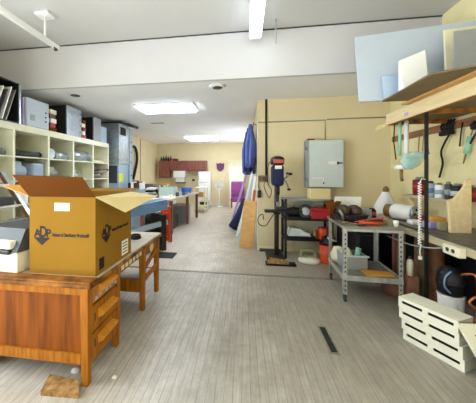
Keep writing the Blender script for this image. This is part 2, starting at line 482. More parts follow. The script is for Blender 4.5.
# floor vent slot
t = thing('floor_vent', (0.775, 2.58, 0), 'narrow dark metal vent slot set in the grey floor', 'vent')
v = MB(); v.box(0.735, 0.815, 2.37, 2.39, 0, 0.005).box(0.735, 0.815, 2.77, 2.79, 0, 0.005).box(0.735, 0.748, 2.39, 2.77, 0, 0.005).box(0.802, 0.815, 2.39, 2.77, 0, 0.005)
v.build('rim', 'steeld', t)
B(0.748, 0.802, 2.39, 2.77, 0, 0.002).build('slot', 'slot', t)

# ------------------------------------------------------------------ pigeonhole shelving on the left wall
SX0, SX1 = -4.36, -3.6
ys = [2.16, 2.88, 3.62, 4.36, 5.07, 5.8, 6.5]
zs = [0.24, 0.64, 1.04, 1.44, 1.84, 2.25]
t = thing('pigeonhole_shelf', (-3.98, 4.3, 0), 'long cream pigeonhole shelving unit against the side wall', 'shelf')
fsh = MB()
fsh.box(SX0, SX1, ys[0] - 0.025, ys[-1] + 0.025, 2.25, 2.36)
fsh.build('top', 'shelfp', t)
B(SX0, SX1 - 0.03, ys[0] - 0.02, ys[-1] + 0.02, 0, 0.2).build('plinth', 'shelfp', t)
B(SX0, SX0 + 0.02, ys[0], ys[-1], 0.2, 2.25).build('back', 'shelfb', t)
for y in ys: B(SX0 + 0.02, SX1, y - 0.022, y + 0.022, 0.2, 2.25).build('divider', 'shelfp', t)
for z in zs[:-1]:
    for i in range(6): B(SX0 + 0.02, SX1 - 0.002, ys[i] + 0.022, ys[i + 1] - 0.022, z - 0.02, z).build('shelf_board', 'shelfp', t)


def pipe(y0, y1, z, r, m, name, label, x=-3.75, dx=0.0, cat='duct pipe'):
    t = thing(name, (x, (y0 + y1) / 2, z), label, cat, 'pipe fittings in the pigeonholes')
    MB().tube([(x, y0, z + r), (x + dx, y1, z + r)], r, 16).build('pipe', m, t)
    for q in (0.06, 0.94):
        yy = y0 + (y1 - y0) * q
        MB().tube([(x + dx * q, yy - 0.012, z + r), (x + dx * q, yy + 0.012, z + r)], r * 1.08, 16).build('collar', m, t)


z1, z2 = 1.84, 1.44
pipe(3.05, 3.56, z1, 0.06, 'steel', 'duct_pipe', 'pale metal pipe in the pigeonhole under the leaning panels')
pipe(3.82, 4.3, z1, 0.055, 'dark', 'duct_pipe', 'dark pipe beside a dark elbow in a pigeonhole')
one(MB().tube([(-3.68, 3.72, z1 + 0.07), (-3.85, 3.74, z1 + 0.07), (-3.95, 3.74, z1 + 0.16), (-3.95, 3.74, z1 + 0.28)], 0.068, 16), 'duct_elbow', 'black', 'small black elbow at the end of a dark pipe', 'duct elbow', 'pipe fittings in the pigeonholes')
one(MB().tube([(-3.66, 4.5, z1 + 0.1), (-3.8, 4.5, z1 + 0.1), (-3.92, 4.52, z1 + 0.16), (-3.92, 4.52, z1 + 0.3)], 0.098, 18), 'duct_elbow', 'steel', 'shiny round metal elbow beside a lying pipe', 'duct elbow', 'pipe fittings in the pigeonholes')
pipe(4.64, 5.03, z1, 0.075, 'steel', 'duct_pipe', 'short metal pipe lying beside a shiny round elbow')
pipe(5.12, 5.76, z1, 0.11, 'steel', 'duct_pipe', 'fattest galvanised pipe in the top pigeonholes')
one(MB().box(-4.0, -3.68, 5.92, 6.4, z1, z1 + 0.06, bev=0.01), 'metal_tray', 'shelfb', 'flat beige tray in the endmost top pigeonhole', 'tray')
# second row: pumps and bits
def motor(x, y, z, s, label, m='bluecab', group='motors in the pigeonholes'):
    t = thing('pump_motor', (x, y, z), label, 'motor', group)
    MB().lathe([(0.0, -0.16 * s), (0.08 * s, -0.15 * s), (0.1 * s, -0.1 * s), (0.1 * s, 0.1 * s), (0.08 * s, 0.15 * s), (0.02 * s, 0.17 * s)], (x, y, z + 0.13 * s), 18, axis='Y').build('housing', m, t)
    MB().box(x - 0.08 * s, x + 0.08 * s, y - 0.1 * s, y + 0.1 * s, z, z + 0.035 * s, bev=0.006).build('foot', 'dark', t)
    MB().box(x - 0.05 * s, x + 0.06 * s, y - 0.07 * s, y + 0.07 * s, z + 0.21 * s, z + 0.28 * s, bev=0.012).build('junction_box', m, t)
motor(-3.78, 3.8, z2, 1.15, 'pale grey motor in the pigeonhole above the raised box flap')
one(MB().box(-3.86, -3.63, 4.02, 4.28, z2, z2 + 0.3, bev=0.03), 'control_box', 'bluecab', 'pale blue-grey control box beside a motor on the shelf', 'control box')
motor(-3.78, 4.6, z2, 0.9, 'grey motor in the middle pigeonhole of the second row', 'steeld')
one(MB().box(-3.85, -3.63, 4.78, 5.02, z2, z2 + 0.07, bev=0.015), 'metal_bracket', 'steeld', 'low grey bracket beside a motor in the second row', 'bracket')
motor(-3.8, 5.35, z2, 0.7, 'small grey motor in a lower pigeonhole', 'steel')
for k in range(5):
    yy = 5.9 + 0.1 * k
    one(MB().tube([(-4.15, yy, z2 + 0.05 + 0.03 * k), (-3.55, yy + 0.1, z2 + 0.08 + 0.035 * k)], 0.032, 8), 'pipe_offcut', ('steeld', 'dark', 'brass', 'steeld', 'dark')[k], 'dull pipe offcut sticking out of the last pigeonhole, %s from the motors' % ORD[k], 'pipe', 'pipe offcuts in the last pigeonhole')
z3 = 1.04
one(MB().box(-3.95, -3.63, 5.9, 6.3, z3, z3 + 0.16, bev=0.02), 'carton', 'cardd', 'brown carton low in the last pigeonhole', 'box')
for k, (yy, w_, h_, m_) in enumerate(((2.98, 0.2, 0.2, 'paper'), (3.3, 0.2, 0.14, 'steeld'), (3.75, 0.22, 0.2, 'white'), (4.05, 0.2, 0.12, 'dark'))):
    one(MB().box(-3.95, -3.66, yy, yy + w_, z3, z3 + h_, bev=0.012), 'parts_box', m_, ('white parts box', 'dull metal parts box', 'bright white parts box', 'low dark parts box')[k] + ' in the shelving behind the leaning rack', 'box', 'parts boxes low in the shelving')

# things on top of the shelving
zt = 2.36
t = thing('open_case', (-3.95, 3.2, zt), 'black-edged open case full of tilted pale panels', 'case')
oc = MB()
oc.box(-4.3, -3.58, 2.3, 3.72, 2.98, 3.0).box(-4.3, -4.28, 2.3, 3.72, zt, 2.98).box(-4.3, -3.58, 3.7, 3.72, zt, 2.98).box(-4.3, -3.58, 2.3, 3.72, zt, zt + 0.015)
oc.build('shell', 'black', t)
B(-3.6, -3.575, 3.695, 3.725, zt, 3.0).build('edge_strip', 'steel', t)
for k in range(14):
    y = 2.6 + 0.07 * k
    one(MB().slab([(-4.2, y, zt + 0.016), (-3.62, y, zt + 0.016), (-3.62, y + 0.17, zt + 0.56 - 0.03 * (k % 3)), (-4.2, y + 0.17, zt + 0.56 - 0.03 * (k % 3))], 0.016),
        'filter_panel', ('paper', 'dark', 'white', 'steeld', 'cream')[k % 5], ('%s thin panel tilted in the black-edged case, %s from its steel-edged end' % (('paper-white', 'dark', 'bright white', 'dull grey', 'cream')[k % 5], ORD[13 - k])), 'panel', 'panels in the open case')
t = thing('appliance_cover', (-3.8, 4.1, zt), 'pale blue-white metal cover standing on the shelving', 'appliance cover')
MB().box(-4.2, -3.6, 3.86, 4.37, zt, 2.85, bev=0.02).build('shell', 'coolwhite', t)
B(-3.6, -3.594, 3.94, 4.03, 2.47, 2.57).build('label', 'grey', t)
kn = MB()
for z in (2.5, 2.58, 2.66): kn.tube([(-3.6, 4.28, z), (-3.585, 4.28, z)], 0.014, 10)
kn.build('knob', 'dark', t)
for k in range(2):
    one(MB().box(-4.2, -3.62, 3.76 + 0.045 * k, 3.785 + 0.045 * k, zt, 2.8 + 0.02 * k), 'thin_board', ('navy', 'lav')[k], ('dark navy thin board beside the pale blue-white cover', 'lavender thin board beside the pale blue-white cover')[k], 'board')


def blackcase(y0, y1, x0, z_, label, front, holes):
    t = thing('equipment_case', ((x0 - 3.6) / 2, (y0 + y1) / 2, zt), label, 'equipment case')
    MB().box(x0, -3.63, y0, y1, zt, z_, bev=0.008).build('shell', 'blackm', t)
    f = MB(); f.box(-3.63, -3.6, y0, y1, zt, z_, bev=0.006); f.build('front_plate', front, t)
    if holes:
        g = MB()
        for k in range(4): g.box(-3.6, -3.595, y1 - 0.06, y1 - 0.04, zt + 0.1 + 0.13 * k, zt + 0.14 + 0.13 * k)
        g.build('latch', 'dark', t)
    return t


blackcase(4.86, 5.34, -4.25, 2.97, 'black equipment case with a silvery front on the shelving', 'steel', True)
blackcase(5.82, 6.14, -4.25, 2.93, 'black and grey case standing just before the metal furnace', 'grey', False)
one(MB().box(-4.1, -3.62, 6.17, 6.46, zt, 2.78, bev=0.02), 'metal_canister', 'bluecab', 'pale blue canister between the dark case and furnace', 'canister')
k = 0
for (y0, yy) in ((4.42, 4.6), (5.4, 5.56)):
    for j in range(5):
        z = zt + 0.085 * j
        one(MB().box(-4.0 + 0.02 * (j % 2), -3.63, y0 + 0.02 * (j % 3), yy - 0.03 * (j % 2), z, z + 0.083, bev=0.006), 'small_carton',
            ('cardd', 'red', 'paper', 'maroon', 'cream')[(j + k) % 5], (('brown', 'red', 'white', 'dark red', 'cream')[(j + k) % 5] + (' small carton in the stack beside the pale blue-white cover', ' small carton in the stack between the two black cases')[k] + ', ' + ORD[j] + ' up'), 'box', ('cartons by the cover', 'cartons between the cases')[k])
    k += 1

# ------------------------------------------------------------------ furnace cabinet
t = thing('furnace_cabinet', (-3.75, 7.05, 0), 'tall blue-grey furnace cabinet topped by a galvanised plenum', 'furnace')
c = MB(); c.box(-4.05, -3.42, 6.72, 7.5, 0, 1.83, bev=0.012); c.build('cabinet', 'bluecab', t)
B(-4.02, -3.46, 6.705, 6.72, 1.3, 1.78).build('dark_opening', 'dark', t)
MB().box(-4.05, -3.4, 6.7, 7.3, 1.83, 2.95, bev=0.01).build('plenum', 'steel', t)
B(-3.4, -3.37, 7.32, 7.5, 0, 2.9).build('corner_post', 'bluecab', t)
B(-3.398, -3.39, 6.78, 7.1, 2.64, 2.86).build('duct_hole', 'slot', t)
B(-3.42, -3.412, 6.74, 6.98, 1.33, 1.56).build('energy_label', 'yellowl', t)
bl = MB()
for z in (1.2, 1.5, 1.9, 2.2, 2.5): bl.tube([(-3.37, 7.41, z), (-3.36, 7.41, z)], 0.025, 8)
bl.build('rivet', 'dark', t)
one(MB().tube([(-3.9, 7.0, 3.0), (-3.4, 7.2, 3.0), (-3.25, 7.6, 2.97)], 0.045, 10).box(-4.05, -3.35, 6.75, 7.3, 2.952, 3.0, bev=0.02), 'flue_hood', 'black', 'black duct piece lying on top of the furnace plenum', 'duct')
one(MB().tube([(-4.33, 9.45, 2.6), (-4.3, 9.75, 2.62), (-4.3, 9.95, 2.45), (-4.3, 10.0, 2.1), (-4.31, 9.85, 1.7), (-4.33, 9.7, 1.34)], 0.055, 10), 'rubber_hose', 'rubber', 'thick black hose curving down the yellow side wall', 'hose')
one(MB().tube([(XL + 0.012, 10.55, 3.05), (XL + 0.012, 10.55, 0.9)], 0.012, 6), 'wall_conduit', 'dark', 'thin dark conduit running up the side wall behind the hose', 'conduit')

# ------------------------------------------------------------------ leaning rack before the shelving
t = thing('leaning_rack', (-3.1, 3.0, 0), 'dark leaning tray rack behind the printer', 'rack')
rail_top, rail_bot = (-3.52, 1.58), (-2.34, 0.0)
def rp(f): return (rail_top[0] + (rail_bot[0] - rail_top[0]) * f, rail_top[1] + (rail_bot[1] - rail_top[1]) * f)
for y in (2.5, 3.3):
    a, b = rp(0), rp(1)
    MB().hexa([(a[0] - 0.03, y - 0.025, a[1]), (a[0] + 0.04, y - 0.025, a[1]), (b[0] + 0.04, y - 0.025, b[1]), (b[0] - 0.03, y - 0.025, b[1])],
              [(a[0] - 0.03, y + 0.025, a[1]), (a[0] + 0.04, y + 0.025, a[1]), (b[0] + 0.04, y + 0.025, b[1]), (b[0] - 0.03, y + 0.025, b[1])]).build('rail', 'brownsack', t)
    MB().hexa([(a[0] + 0.04, y - 0.027, a[1]), (a[0] + 0.055, y - 0.027, a[1]), (b[0] + 0.055, y - 0.027, b[1]), (b[0] + 0.04, y - 0.027, b[1])],
              [(a[0] + 0.04, y + 0.027, a[1]), (a[0] + 0.055, y + 0.027, a[1]), (b[0] + 0.055, y + 0.027, b[1]), (b[0] + 0.04, y + 0.027, b[1])]).build('rail_edge', 'steel', t)
for f in (0.12, 0.3, 0.48, 0.66, 0.84):
    a = rp(f)
    MB().hexa([(a[0] - 0.2, 2.525, a[1] - 0.06), (a[0] + 0.05, 2.525, a[1] + 0.0), (a[0] + 0.05, 3.275, a[1] + 0.0), (a[0] - 0.2, 3.275, a[1] - 0.06)],
              [(a[0] - 0.2, 2.525, a[1] - 0.04), (a[0] + 0.05, 2.525, a[1] + 0.02), (a[0] + 0.05, 3.275, a[1] + 0.02), (a[0] - 0.2, 3.275, a[1] - 0.04)]).build('tray', 'white', t)
for j, f in enumerate((0.3, 0.48)):
    a = rp(f)
    for k in range(2):
        one(MB().box(a[0] - 0.13, a[0] + 0.02, 2.62 + 0.32 * k, 2.86 + 0.32 * k, a[1] + 0.02, a[1] + 0.08 + 0.05 * k, bev=0.01), 'parts_packet', ('steel', 'dark', 'paper', 'steeld')[j * 2 + k],
            ('shiny metal', 'dark', 'white paper', 'dull metal')[j * 2 + k] + ' packet on a tray of the leaning rack', 'packet', 'packets on the leaning rack')

# ------------------------------------------------------------------ the wooden desk
DX0, DX1, DY0, DY1, DZ = -2.22, -1.12, 1.76, 3.34, 0.765
t = thing('office_desk', (-1.67, 2.55, 0), 'old orange oak pedestal desk with a worn pale top', 'desk')
MB().box(DX0 - 0.03, DX1 + 0.012, DY0 + 0.075, DY1 + 0.02, 0.751, DZ).build('desk_top', 'desktop', t)
MB().box(DX0 - 0.035, DX1 + 0.022, DY0 - 0.034, DY0 + 0.075, 0.751, DZ, bev=0.005).build('wood_border', 'oakd', t)
ed = MB()
ed.box(DX0 - 0.035, DX1 + 0.025, DY0 - 0.035, DY1 + 0.035, 0.715, 0.75, bev=0.01)
ed.build('top_edge', 'oakd', t)
DY0 = 1.735
LEG = [(DX1, DY0), (DX0, DY0), (DX1, 2.24), (DX1, 2.8), (DX1, DY1), (DX0, DY1), (DX0, 2.24), (DX0, 2.8)]
for x, y in LEG:
    sx = -1 if x == DX1 else 1
    sy = 1 if y in (DY0, 2.8) else -1
    cx, cy = x + sx * 0.032, y + sy * 0.032
    MB().hexa([(cx - 0.024, cy - 0.024, 0), (cx + 0.024, cy - 0.024, 0), (cx + 0.024, cy + 0.024, 0), (cx - 0.024, cy + 0.024, 0)],
              [(cx - 0.032, cy - 0.032, 0.715), (cx + 0.032, cy - 0.032, 0.715), (cx + 0.032, cy + 0.032, 0.715), (cx - 0.032, cy + 0.032, 0.715)]).build('leg', 'oak', t)
p = MB(); p.box(DX0 + 0.06, DX1 - 0.06, DY0 + 0.018, DY0 + 0.032, 0.2, 0.68)
p.build('end_panel', 'oakp', t)
r_ = MB(); r_.box(DX0 + 0.06, DX1 - 0.06, DY0 + 0.004, DY0 + 0.04, 0.665, 0.715); r_.box(DX0 + 0.06, DX1 - 0.06, DY0 + 0.004, DY0 + 0.04, 0.16, 0.235)
r_.build('panel_rail', 'oak', t)
B(DX1 - 0.6, DX1 - 0.03, DY0 + 0.04, 2.22, 0.14, 0.714).build('pedestal_case', 'oakp', t)
B(DX1 - 0.62, DX1 - 0.6, 2.2, 2.82, 0.2, 0.71).build('modesty_panel', 'oakp', t)
B(DX0 + 0.02, DX0 + 0.2, DY0 + 0.07, DY1 - 0.04, 0.03, 0.714).build('light_block_case', 'oakp', t)  # unseen case, carried down low to block window light under the desk
fx = DX1 - 0.03
for (z0, z1_, hz, m_) in ((0.575, 0.7, 0.655, 'oakdirty'), (0.36, 0.555, 0.46, 'oak'), (0.14, 0.345, 0.265, 'oak')):
    d = B(fx, fx + 0.024, DY0 + 0.064, 2.176, z0, z1_, bev=0.004).build('drawer', m_, t)
    h = MB(); ya, yb_ = 1.88, 2.1
    h.hexa([(fx + 0.024, ya, hz - 0.03), (fx + 0.07, ya, hz + 0.0), (fx + 0.08, ya, hz + 0.03), (fx + 0.024, ya, hz + 0.04)],
           [(fx + 0.024, yb_, hz - 0.03), (fx + 0.07, yb_, hz + 0.0), (fx + 0.08, yb_, hz + 0.03), (fx + 0.024, yb_, hz + 0.04)])
    h.build('handle', 'oakl', d)
    if hz < 0.6:
        B(fx + 0.024, fx + 0.027, 1.83, 1.845, hz - 0.03, hz + 0.03).build('key_plate', 'dark', d)
stn = MB()
for k in range(7):
    yy = 1.84 + 0.05 * k
    stn.box(fx + 0.0242, fx + 0.0252, yy, yy + 0.035, 0.585 + 0.012 * (k % 3), 0.61 + 0.012 * (k % 2))
stn.build('sticker', 'bluecab', t)
B(DX1 - 0.05, DX1 - 0.02, 2.24, 2.8, 0.63, 0.715).build('apron', 'oakd', t)
st2 = MB()
for k in range(6): st2.box(DX1 - 0.02, DX1 - 0.018, 2.29 + 0.085 * k, 2.35 + 0.085 * k, 0.645, 0.7)
st2.build('apron_label', 'cream', t)
d = B(fx, fx + 0.02, 2.865, DY1 - 0.064, 0.6, 0.71, bev=0.003).build('drawer', 'oakd', t)
MB().lathe([(0.0, 0), (0.055, 0.002), (0.055, 0.012), (0.0, 0.014)], (fx + 0.02, 3.05, 0.655), 20, axis='X').build('round_label', 'cardi', d)
B(DX1 - 0.58, DX1 - 0.56, 2.83, DY1 - 0.03, 0.16, 0.71).build('pedestal_back', 'oakp', t)
B(DX1 - 0.56, DX1 - 0.045, 2.82, 2.84, 0.2, 0.34).build('pedestal_rail', 'oak', t)
B(DX1 - 0.56, DX1 - 0.03, 2.84, DY1 - 0.06, 0.3, 0.325).build('pedestal_shelf', 'oak', t)
MB().hexa([(fx - 0.01, 2.86, 0.42), (fx + 0.015, 2.86, 0.42), (fx + 0.015, 2.86, 0.47), (fx - 0.01, 2.86, 0.47)],
          [(fx - 0.01, 3.28, 0.55), (fx + 0.015, 3.28, 0.55), (fx + 0.015, 3.28, 0.6), (fx - 0.01, 3.28, 0.6)]).build('brace', 'oak', t)
MB().hexa([(fx - 0.01, 2.86, 0.3), (fx + 0.015, 2.86, 0.3), (fx + 0.015, 2.86, 0.35), (fx - 0.01, 2.86, 0.35)],
          [(fx - 0.01, 3.28, 0.34), (fx + 0.015, 3.28, 0.34), (fx + 0.015, 3.28, 0.39), (fx - 0.01, 3.28, 0.39)]).build('brace', 'oak', t)
one(B(-1.5, -1.2, 2.9, 3.2, 0.326, 0.335), 'paper_sheet', 'paper', 'white paper on the low shelf of the desk', 'paper')

# wood block and crumpled paper under the desk
t = thing('wood_block', (-1.3, 1.73, 0), 'rough chipped wood block on the floor at the desk leg', 'wood block')
MB().hexa([(-1.41, 1.63, 0), (-1.13, 1.645, 0), (-1.2, 1.75, 0), (-1.46, 1.78, 0)], [(-1.41, 1.63, 0.035), (-1.13, 1.645, 0.035), (-1.2, 1.75, 0.035), (-1.46, 1.78, 0.035)]).build('block', 'blockw', t)
one(MB().lathe([(0.0, 0), (0.03, 0.003), (0.026, 0.016), (0.012, 0.026), (0.0, 0.028)], (-1.31, 1.87, 0), 9, sx=1.3), 'paper_scrap', 'paper', 'crumpled white scrap on the floor under the desk', 'paper')
one(MB().lathe([(0.0, 0), (0.022, 0.001), (0.016, 0.008), (0.0, 0.01)], (-0.98, 1.86, 0), 7), 'paper_scrap', 'paper', 'tiny white scrap on the open floor beside the desk', 'paper')

# ------------------------------------------------------------------ cardboard box
bx0, bx1, by0, by1, bz0, bz1 = -1.69, -1.125, 1.84, 2.47, DZ, 1.375
t = thing('cardboard_box', ((bx0 + bx1) / 2, (by0 + by1) / 2, bz0), 'large open cardboard carton with printed diamond logo', 'cardboard box')
th = 0.006
b = MB()
b.box(bx0, bx1, by0, by0 + th, bz0, bz1).box(bx0, bx1, by1 - th, by1, bz0, bz1).box(bx0, bx0 + th, by0 + th, by1 - th, bz0, bz1).box(bx1 - th, bx1, by0 + th, by1 - th, bz0, bz1).box(bx0 + th, bx1 - th, by0 + th, by1 - th, bz0, bz0 + th)
b.build('carton', 'card', t)
MB().slab([(bx0, by0, bz1), (bx1, by0, bz1), (bx1 - 0.03, by0 - 0.115, bz1 + 0.152), (bx0 - 0.035, by0 - 0.115, bz1 + 0.17)], 0.005).build('flap', 'cardd', t)  # front flap gets a darker cardboard colour to paint its shade
MB().slab([(bx1, by0, bz1), (bx1, by1, bz1), (bx1 + 0.27, by1 + 0.02, bz1 - 0.04), (bx1 + 0.19, by0 + 0.11, bz1 - 0.127)], 0.005).build('flap', 'cardi', t)
MB().slab([(bx0, by1, bz1), (bx0, by0, bz1), (bx0 - 0.27, by0 + 0.02, bz1 + 0.08), (bx0 - 0.26, by1 - 0.02, bz1 + 0.09)], 0.005).build('flap', 'orangew', t)
MB().slab([(bx1, by1, bz1), (bx0, by1, bz1), (bx0 + 0.01, by1 + 0.24, bz1 + 0.02), (bx1 - 0.01, by1 + 0.24, bz1 + 0.02)], 0.005).build('flap', 'card', t)
B(-1.47, -1.34, by0 - 0.0015, by0, 1.262, 1.325).build('shipping_label', 'paper', t)
F1 = Matrix(((1, 0, 0, 0), (0, 0, -1, 0), (0, 1, 0, 0), (0, 0, 0, 1)))       # text plane -> facing -Y
F2 = Matrix(((0, 0, 1, 0), (1, 0, 0, 0), (0, 1, 0, 0), (0, 0, 0, 1)))        # text plane -> facing +X


def logo(Xf):
    q = MB(Xf); q.hexa([(-0.072, 0.0, 0), (0.072, 0.0, 0), (0.0, -0.062, 0)], [(-0.072, 0.0, 0.0012), (0.072, 0.0, 0.0012), (0.0, -0.062, 0.0012)])
    q.hexa([(-0.062, 0.012, 0), (-0.012, 0.066, 0), (-0.004, 0.06, 0), (-0.05, 0.012, 0)], [(-0.062, 0.012, 0.001), (-0.012, 0.066, 0.001), (-0.004, 0.06, 0.001), (-0.05, 0.012, 0.001)])
    q.build('logo_diamond', 'ink', t)
    lettering('logo_letters', 'A', 0.085, Xf @ T(-0.068, 0.006, 0), 'ink', t, 0.003, 0.95)
    lettering('logo_letters', 'D', 0.12, Xf @ T(-0.022, 0.004, 0), 'ink', t, 0.004, 0.72)
    lettering('logo_letters', 'P', 0.085, Xf @ T(0.036, 0.006, 0), 'ink', t, 0.003, 0.95)
    lettering('printed_words', 'Advanced Distributor Products\u00ae', 0.0375, Xf @ T(0.088, 0.012, 0), 'ink', t, 0.0014, 0.62)


logo(T(-1.578, by0 - 0.0008, 1.05) @ F1)
logo(T(bx1 + 0.0008, 2.0, 1.045) @ F2)
B(bx1, bx1 + 0.0012, 1.89, 1.965, 0.795, 0.885).build('printed_mark', 'ink', t)
B(bx1, bx1 + 0.0015, 2.27, 2.4, 0.79, 0.925).build('side_label', 'paper', t)
q = MB()
for k in range(4): q.box(bx1 + 0.0015, bx1 + 0.002, 2.285, 2.385, 0.81 + 0.028 * k, 0.82 + 0.028 * k)
q.build('label_print', 'dark', t)

# ------------------------------------------------------------------ printer and ring on the desk
t = thing('desktop_printer', (-2.0, 1.95, DZ), 'grey and white desktop printer beside the cardboard carton', 'printer')
PX = T(-1.765, 1.8, DZ) @ rotz(R(-6))
MB(PX).box(-0.43, 0, 0, 0.36, 0.0, 0.165, bev=0.012).build('base', 'vinyl', t)
m_ = MB(PX); m_.hexa([(-0.43, -0.005, 0.166), (0.005, -0.005, 0.166), (0.005, 0.365, 0.166), (-0.43, 0.365, 0.166)], [(-0.42, 0.07, 0.345), (-0.015, 0.09, 0.335), (-0.03, 0.33, 0.345), (-0.42, 0.33, 0.345)])
m_.build('lid', 'printerg', t)
MB(PX).box(-0.43, -0.05, -0.02, 0.06, 0.19, 0.25, bev=0.012).build('paper_tray', 'paper', t)
MB(PX).box(-0.3, -0.05, -0.028, 0.0, 0.15, 0.185, bev=0.008).build('latch', 'black', t)
t = thing('rubber_ring', (-1.31, 3.02, DZ), 'black rubber ring lying on the far end of the desk', 'ring')
MB().torus((-1.31, 3.0, DZ + 0.016), 0.055, 0.016).torus((-1.31, 3.0, DZ + 0.04), 0.05, 0.013).build('ring', 'rubber', t)

# ------------------------------------------------------------------ middle left: blue machine, ladder, work tables
t = thing('sheet_metal_shear', (-2.0, 5.0, 0), 'blue sheet-metal machine with black frame behind the desk', 'machine')
def beam(mb, a, b, w0, h):
    a, b = Vector(a), Vector(b); d = (b - a).normalized(); n = Vector((-d.y, d.x, 0)).normalized(); u = d.cross(n).normalized() * h / 2; n = n * w0 / 2
    mb.hexa([a - n - u, a + n - u, a + n + u, a - n + u], [b - n - u, b + n - u, b + n + u, b - n + u]); return mb
beam(MB(), (-2.55, 4.3, 0.78), (-1.7, 5.3, 0.92), 0.34, 0.2).build('upper_beam', 'blue', t)
beam(MB(), (-2.65, 4.34, 0.93), (-1.86, 5.36, 1.03), 0.3, 0.03).build('bed_plate', 'panelg', t)
beam(MB(), (-2.3, 4.45, 0.42), (-1.58, 5.2, 0.56), 0.08, 0.09).build('foot_bar', 'bluecab', t)
for (x, y) in ((-2.45, 4.5), (-1.78, 5.24)):
    MB(T(x, y, 0) @ rotz(R(48))).box(-0.05, 0.05, -0.24, 0.24, 0, 0.72, bev=0.01).build('side_frame', 'blackm', t)
beam(MB(), (-2.45, 4.5, 0.25), (-1.8, 5.24, 0.25), 0.12, 0.3).build('stretcher', 'black', t)
one(MB().box(-1.75, -1.3, 4.62, 4.95, 0, 0.012, bev=0.004), 'floor_shadow_sheet', 'rubber', 'black sheet as painted shadow of the blue machine on the floor', 'shadow sheet')  # thin black sheet painting the shadow under the blue machine

t = thing('orange_stand', (-1.75, 5.75, 0), 'upright orange-red folded step stand before the work table', 'step stand')
for x in (-1.865, -1.685):
    MB().box(x - 0.022, x + 0.022, 5.7, 5.76, 0, 0.82, bev=0.006).build('rail', 'orange', t)
for k in range(3):
    MB().box(-1.845, -1.705, 5.705, 5.76, 0.06 + 0.27 * k, 0.13 + 0.27 * k, bev=0.005).build('step', 'orange', t)
B(-1.845, -1.705, 5.755, 5.765, 0.02, 0.8).build('back_board', 'orange', t)
MB().box(-1.66, -1.63, 5.72, 5.76, 0, 0.8).build('rear_leg', 'brownsack', t)

t = thing('work_table', (-2.2, 7.8, 0), 'long pale work table with dark legs in the rear room', 'table')
MB().hexa([(-2.75, 6.4, 0.86), (-1.82, 6.4, 0.86), (-1.6, 9.2, 0.86), (-2.75, 9.2, 0.86)], [(-2.75, 6.4, 0.9), (-1.82, 6.4, 0.9), (-1.6, 9.2, 0.9), (-2.75, 9.2, 0.9)]).build('table_top', 'desktop', t)
for (x, y) in ((-1.87, 6.5), (-1.75, 7.9), (-1.68, 9.1), (-2.65, 6.5), (-2.65, 9.1)):
    B(x - 0.04, x + 0.04, y - 0.04, y + 0.04, 0, 0.86).build('leg', 'cabw', t)
B(-2.65, -1.9, 6.46, 6.5, 0.74, 0.86).build('apron', 'grey', t)
one(MB().box(-2.35, -1.82, 8.0, 8.7, 0.0, 0.55, bev=0.03), 'storage_bin', 'grey', 'grey storage bin on the floor under the work table', 'bin')
one(MB().box(-2.6, -1.95, 6.8, 7.6, 0.0, 0.4, bev=0.03), 'storage_bin', 'black', 'black storage bin on the floor under the work table', 'bin')
t = thing('plastic_basin', (-1.9, 8.75, 0.9), 'bright blue basin on the far end of the work table', 'basin')
MB().lathe([(0.16, 0), (0.19, 0.08), (0.21, 0.16), (0.18, 0.16), (0.15, 0.02)], (-1.98, 8.8, 0.9), 20, sx=0.95).build('bowl', 'brightblue', t)
MB().torus((-1.98, 8.8, 1.06), 0.2, 0.014).build('rim', 'brightblue', t)
t = thing('glass_case', (-2.2, 7.5, 0.9), 'pale green glass panel box on the work table', 'glass case')
MB().box(-2.42, -2.02, 7.3, 7.7, 0.905, 1.17).build('pane', 'greenglass', t)
MB().box(-2.43, -2.01, 7.29, 7.71, 0.9, 0.915).build('base', 'white', t)
its = [(-2.3, 8.3, 0.22, 0.16, 'mint', 'mint green carton on the work table beside the glass box'), (-2.15, 8.05, 0.2, 0.1, 'paper', 'white carton on the work table before the mint one'),
       (-2.5, 8.7, 0.3, 0.2, 'bluecab', 'pale blue carton near the far end of the work table'), (-2.2, 9.0, 0.14, 0.14, 'paper', 'small white carton behind the blue basin'),
       (-2.0, 6.75, 0.3, 0.03, 'paper', 'white paper pile on the near end of the work table'), (-2.45, 6.75, 0.26, 0.12, 'dark', 'dark box at the near end of the work table')]
for x, y, s_, h_, m_, lb in its: one(MB().box(x - s_ / 2, x + s_ / 2, y - s_ / 2, y + s_ / 2, 0.9, 0.9 + h_, bev=0.008), 'carton', m_, lb, 'box')
small = [(-2.6, 6.9, 0.12, 'white', 'white'), (-2.3, 6.6, 0.1, 'maroon', 'dark red'), (-2.05, 7.1, 0.1, 'cream', 'cream'), (-1.95, 7.45, 0.12, 'dark', 'dark'), (-2.6, 7.5, 0.22, 'black', 'tall black'),
         (-1.85, 7.85, 0.07, 'brightblue', 'blue'), (-2.5, 8.0, 0.26, 'cream', 'tall cream'), (-2.6, 8.35, 0.2, 'steeld', 'dull metal'), (-1.85, 8.3, 0.08, 'tan', 'tan'), (-2.3, 8.6, 0.16, 'red', 'red')]
for x, y, h_, m_, n_ in small:
    t = thing('jar', (x, y, 0.9), n_ + ' jar standing among the cartons on the work table', 'jar', 'jars on the work table')
    MB().lathe([(0.05, 0), (0.055, 0.01), (0.055, h_ * 0.7), (0.04, h_ * 0.85)], (x, y, 0.9), 14).build('body', m_, t)
    MB().lathe([(0.042, 0), (0.042, h_ * 0.15)], (x, y, 0.9 + h_ * 0.85), 12).build('lid', 'steeld', t)
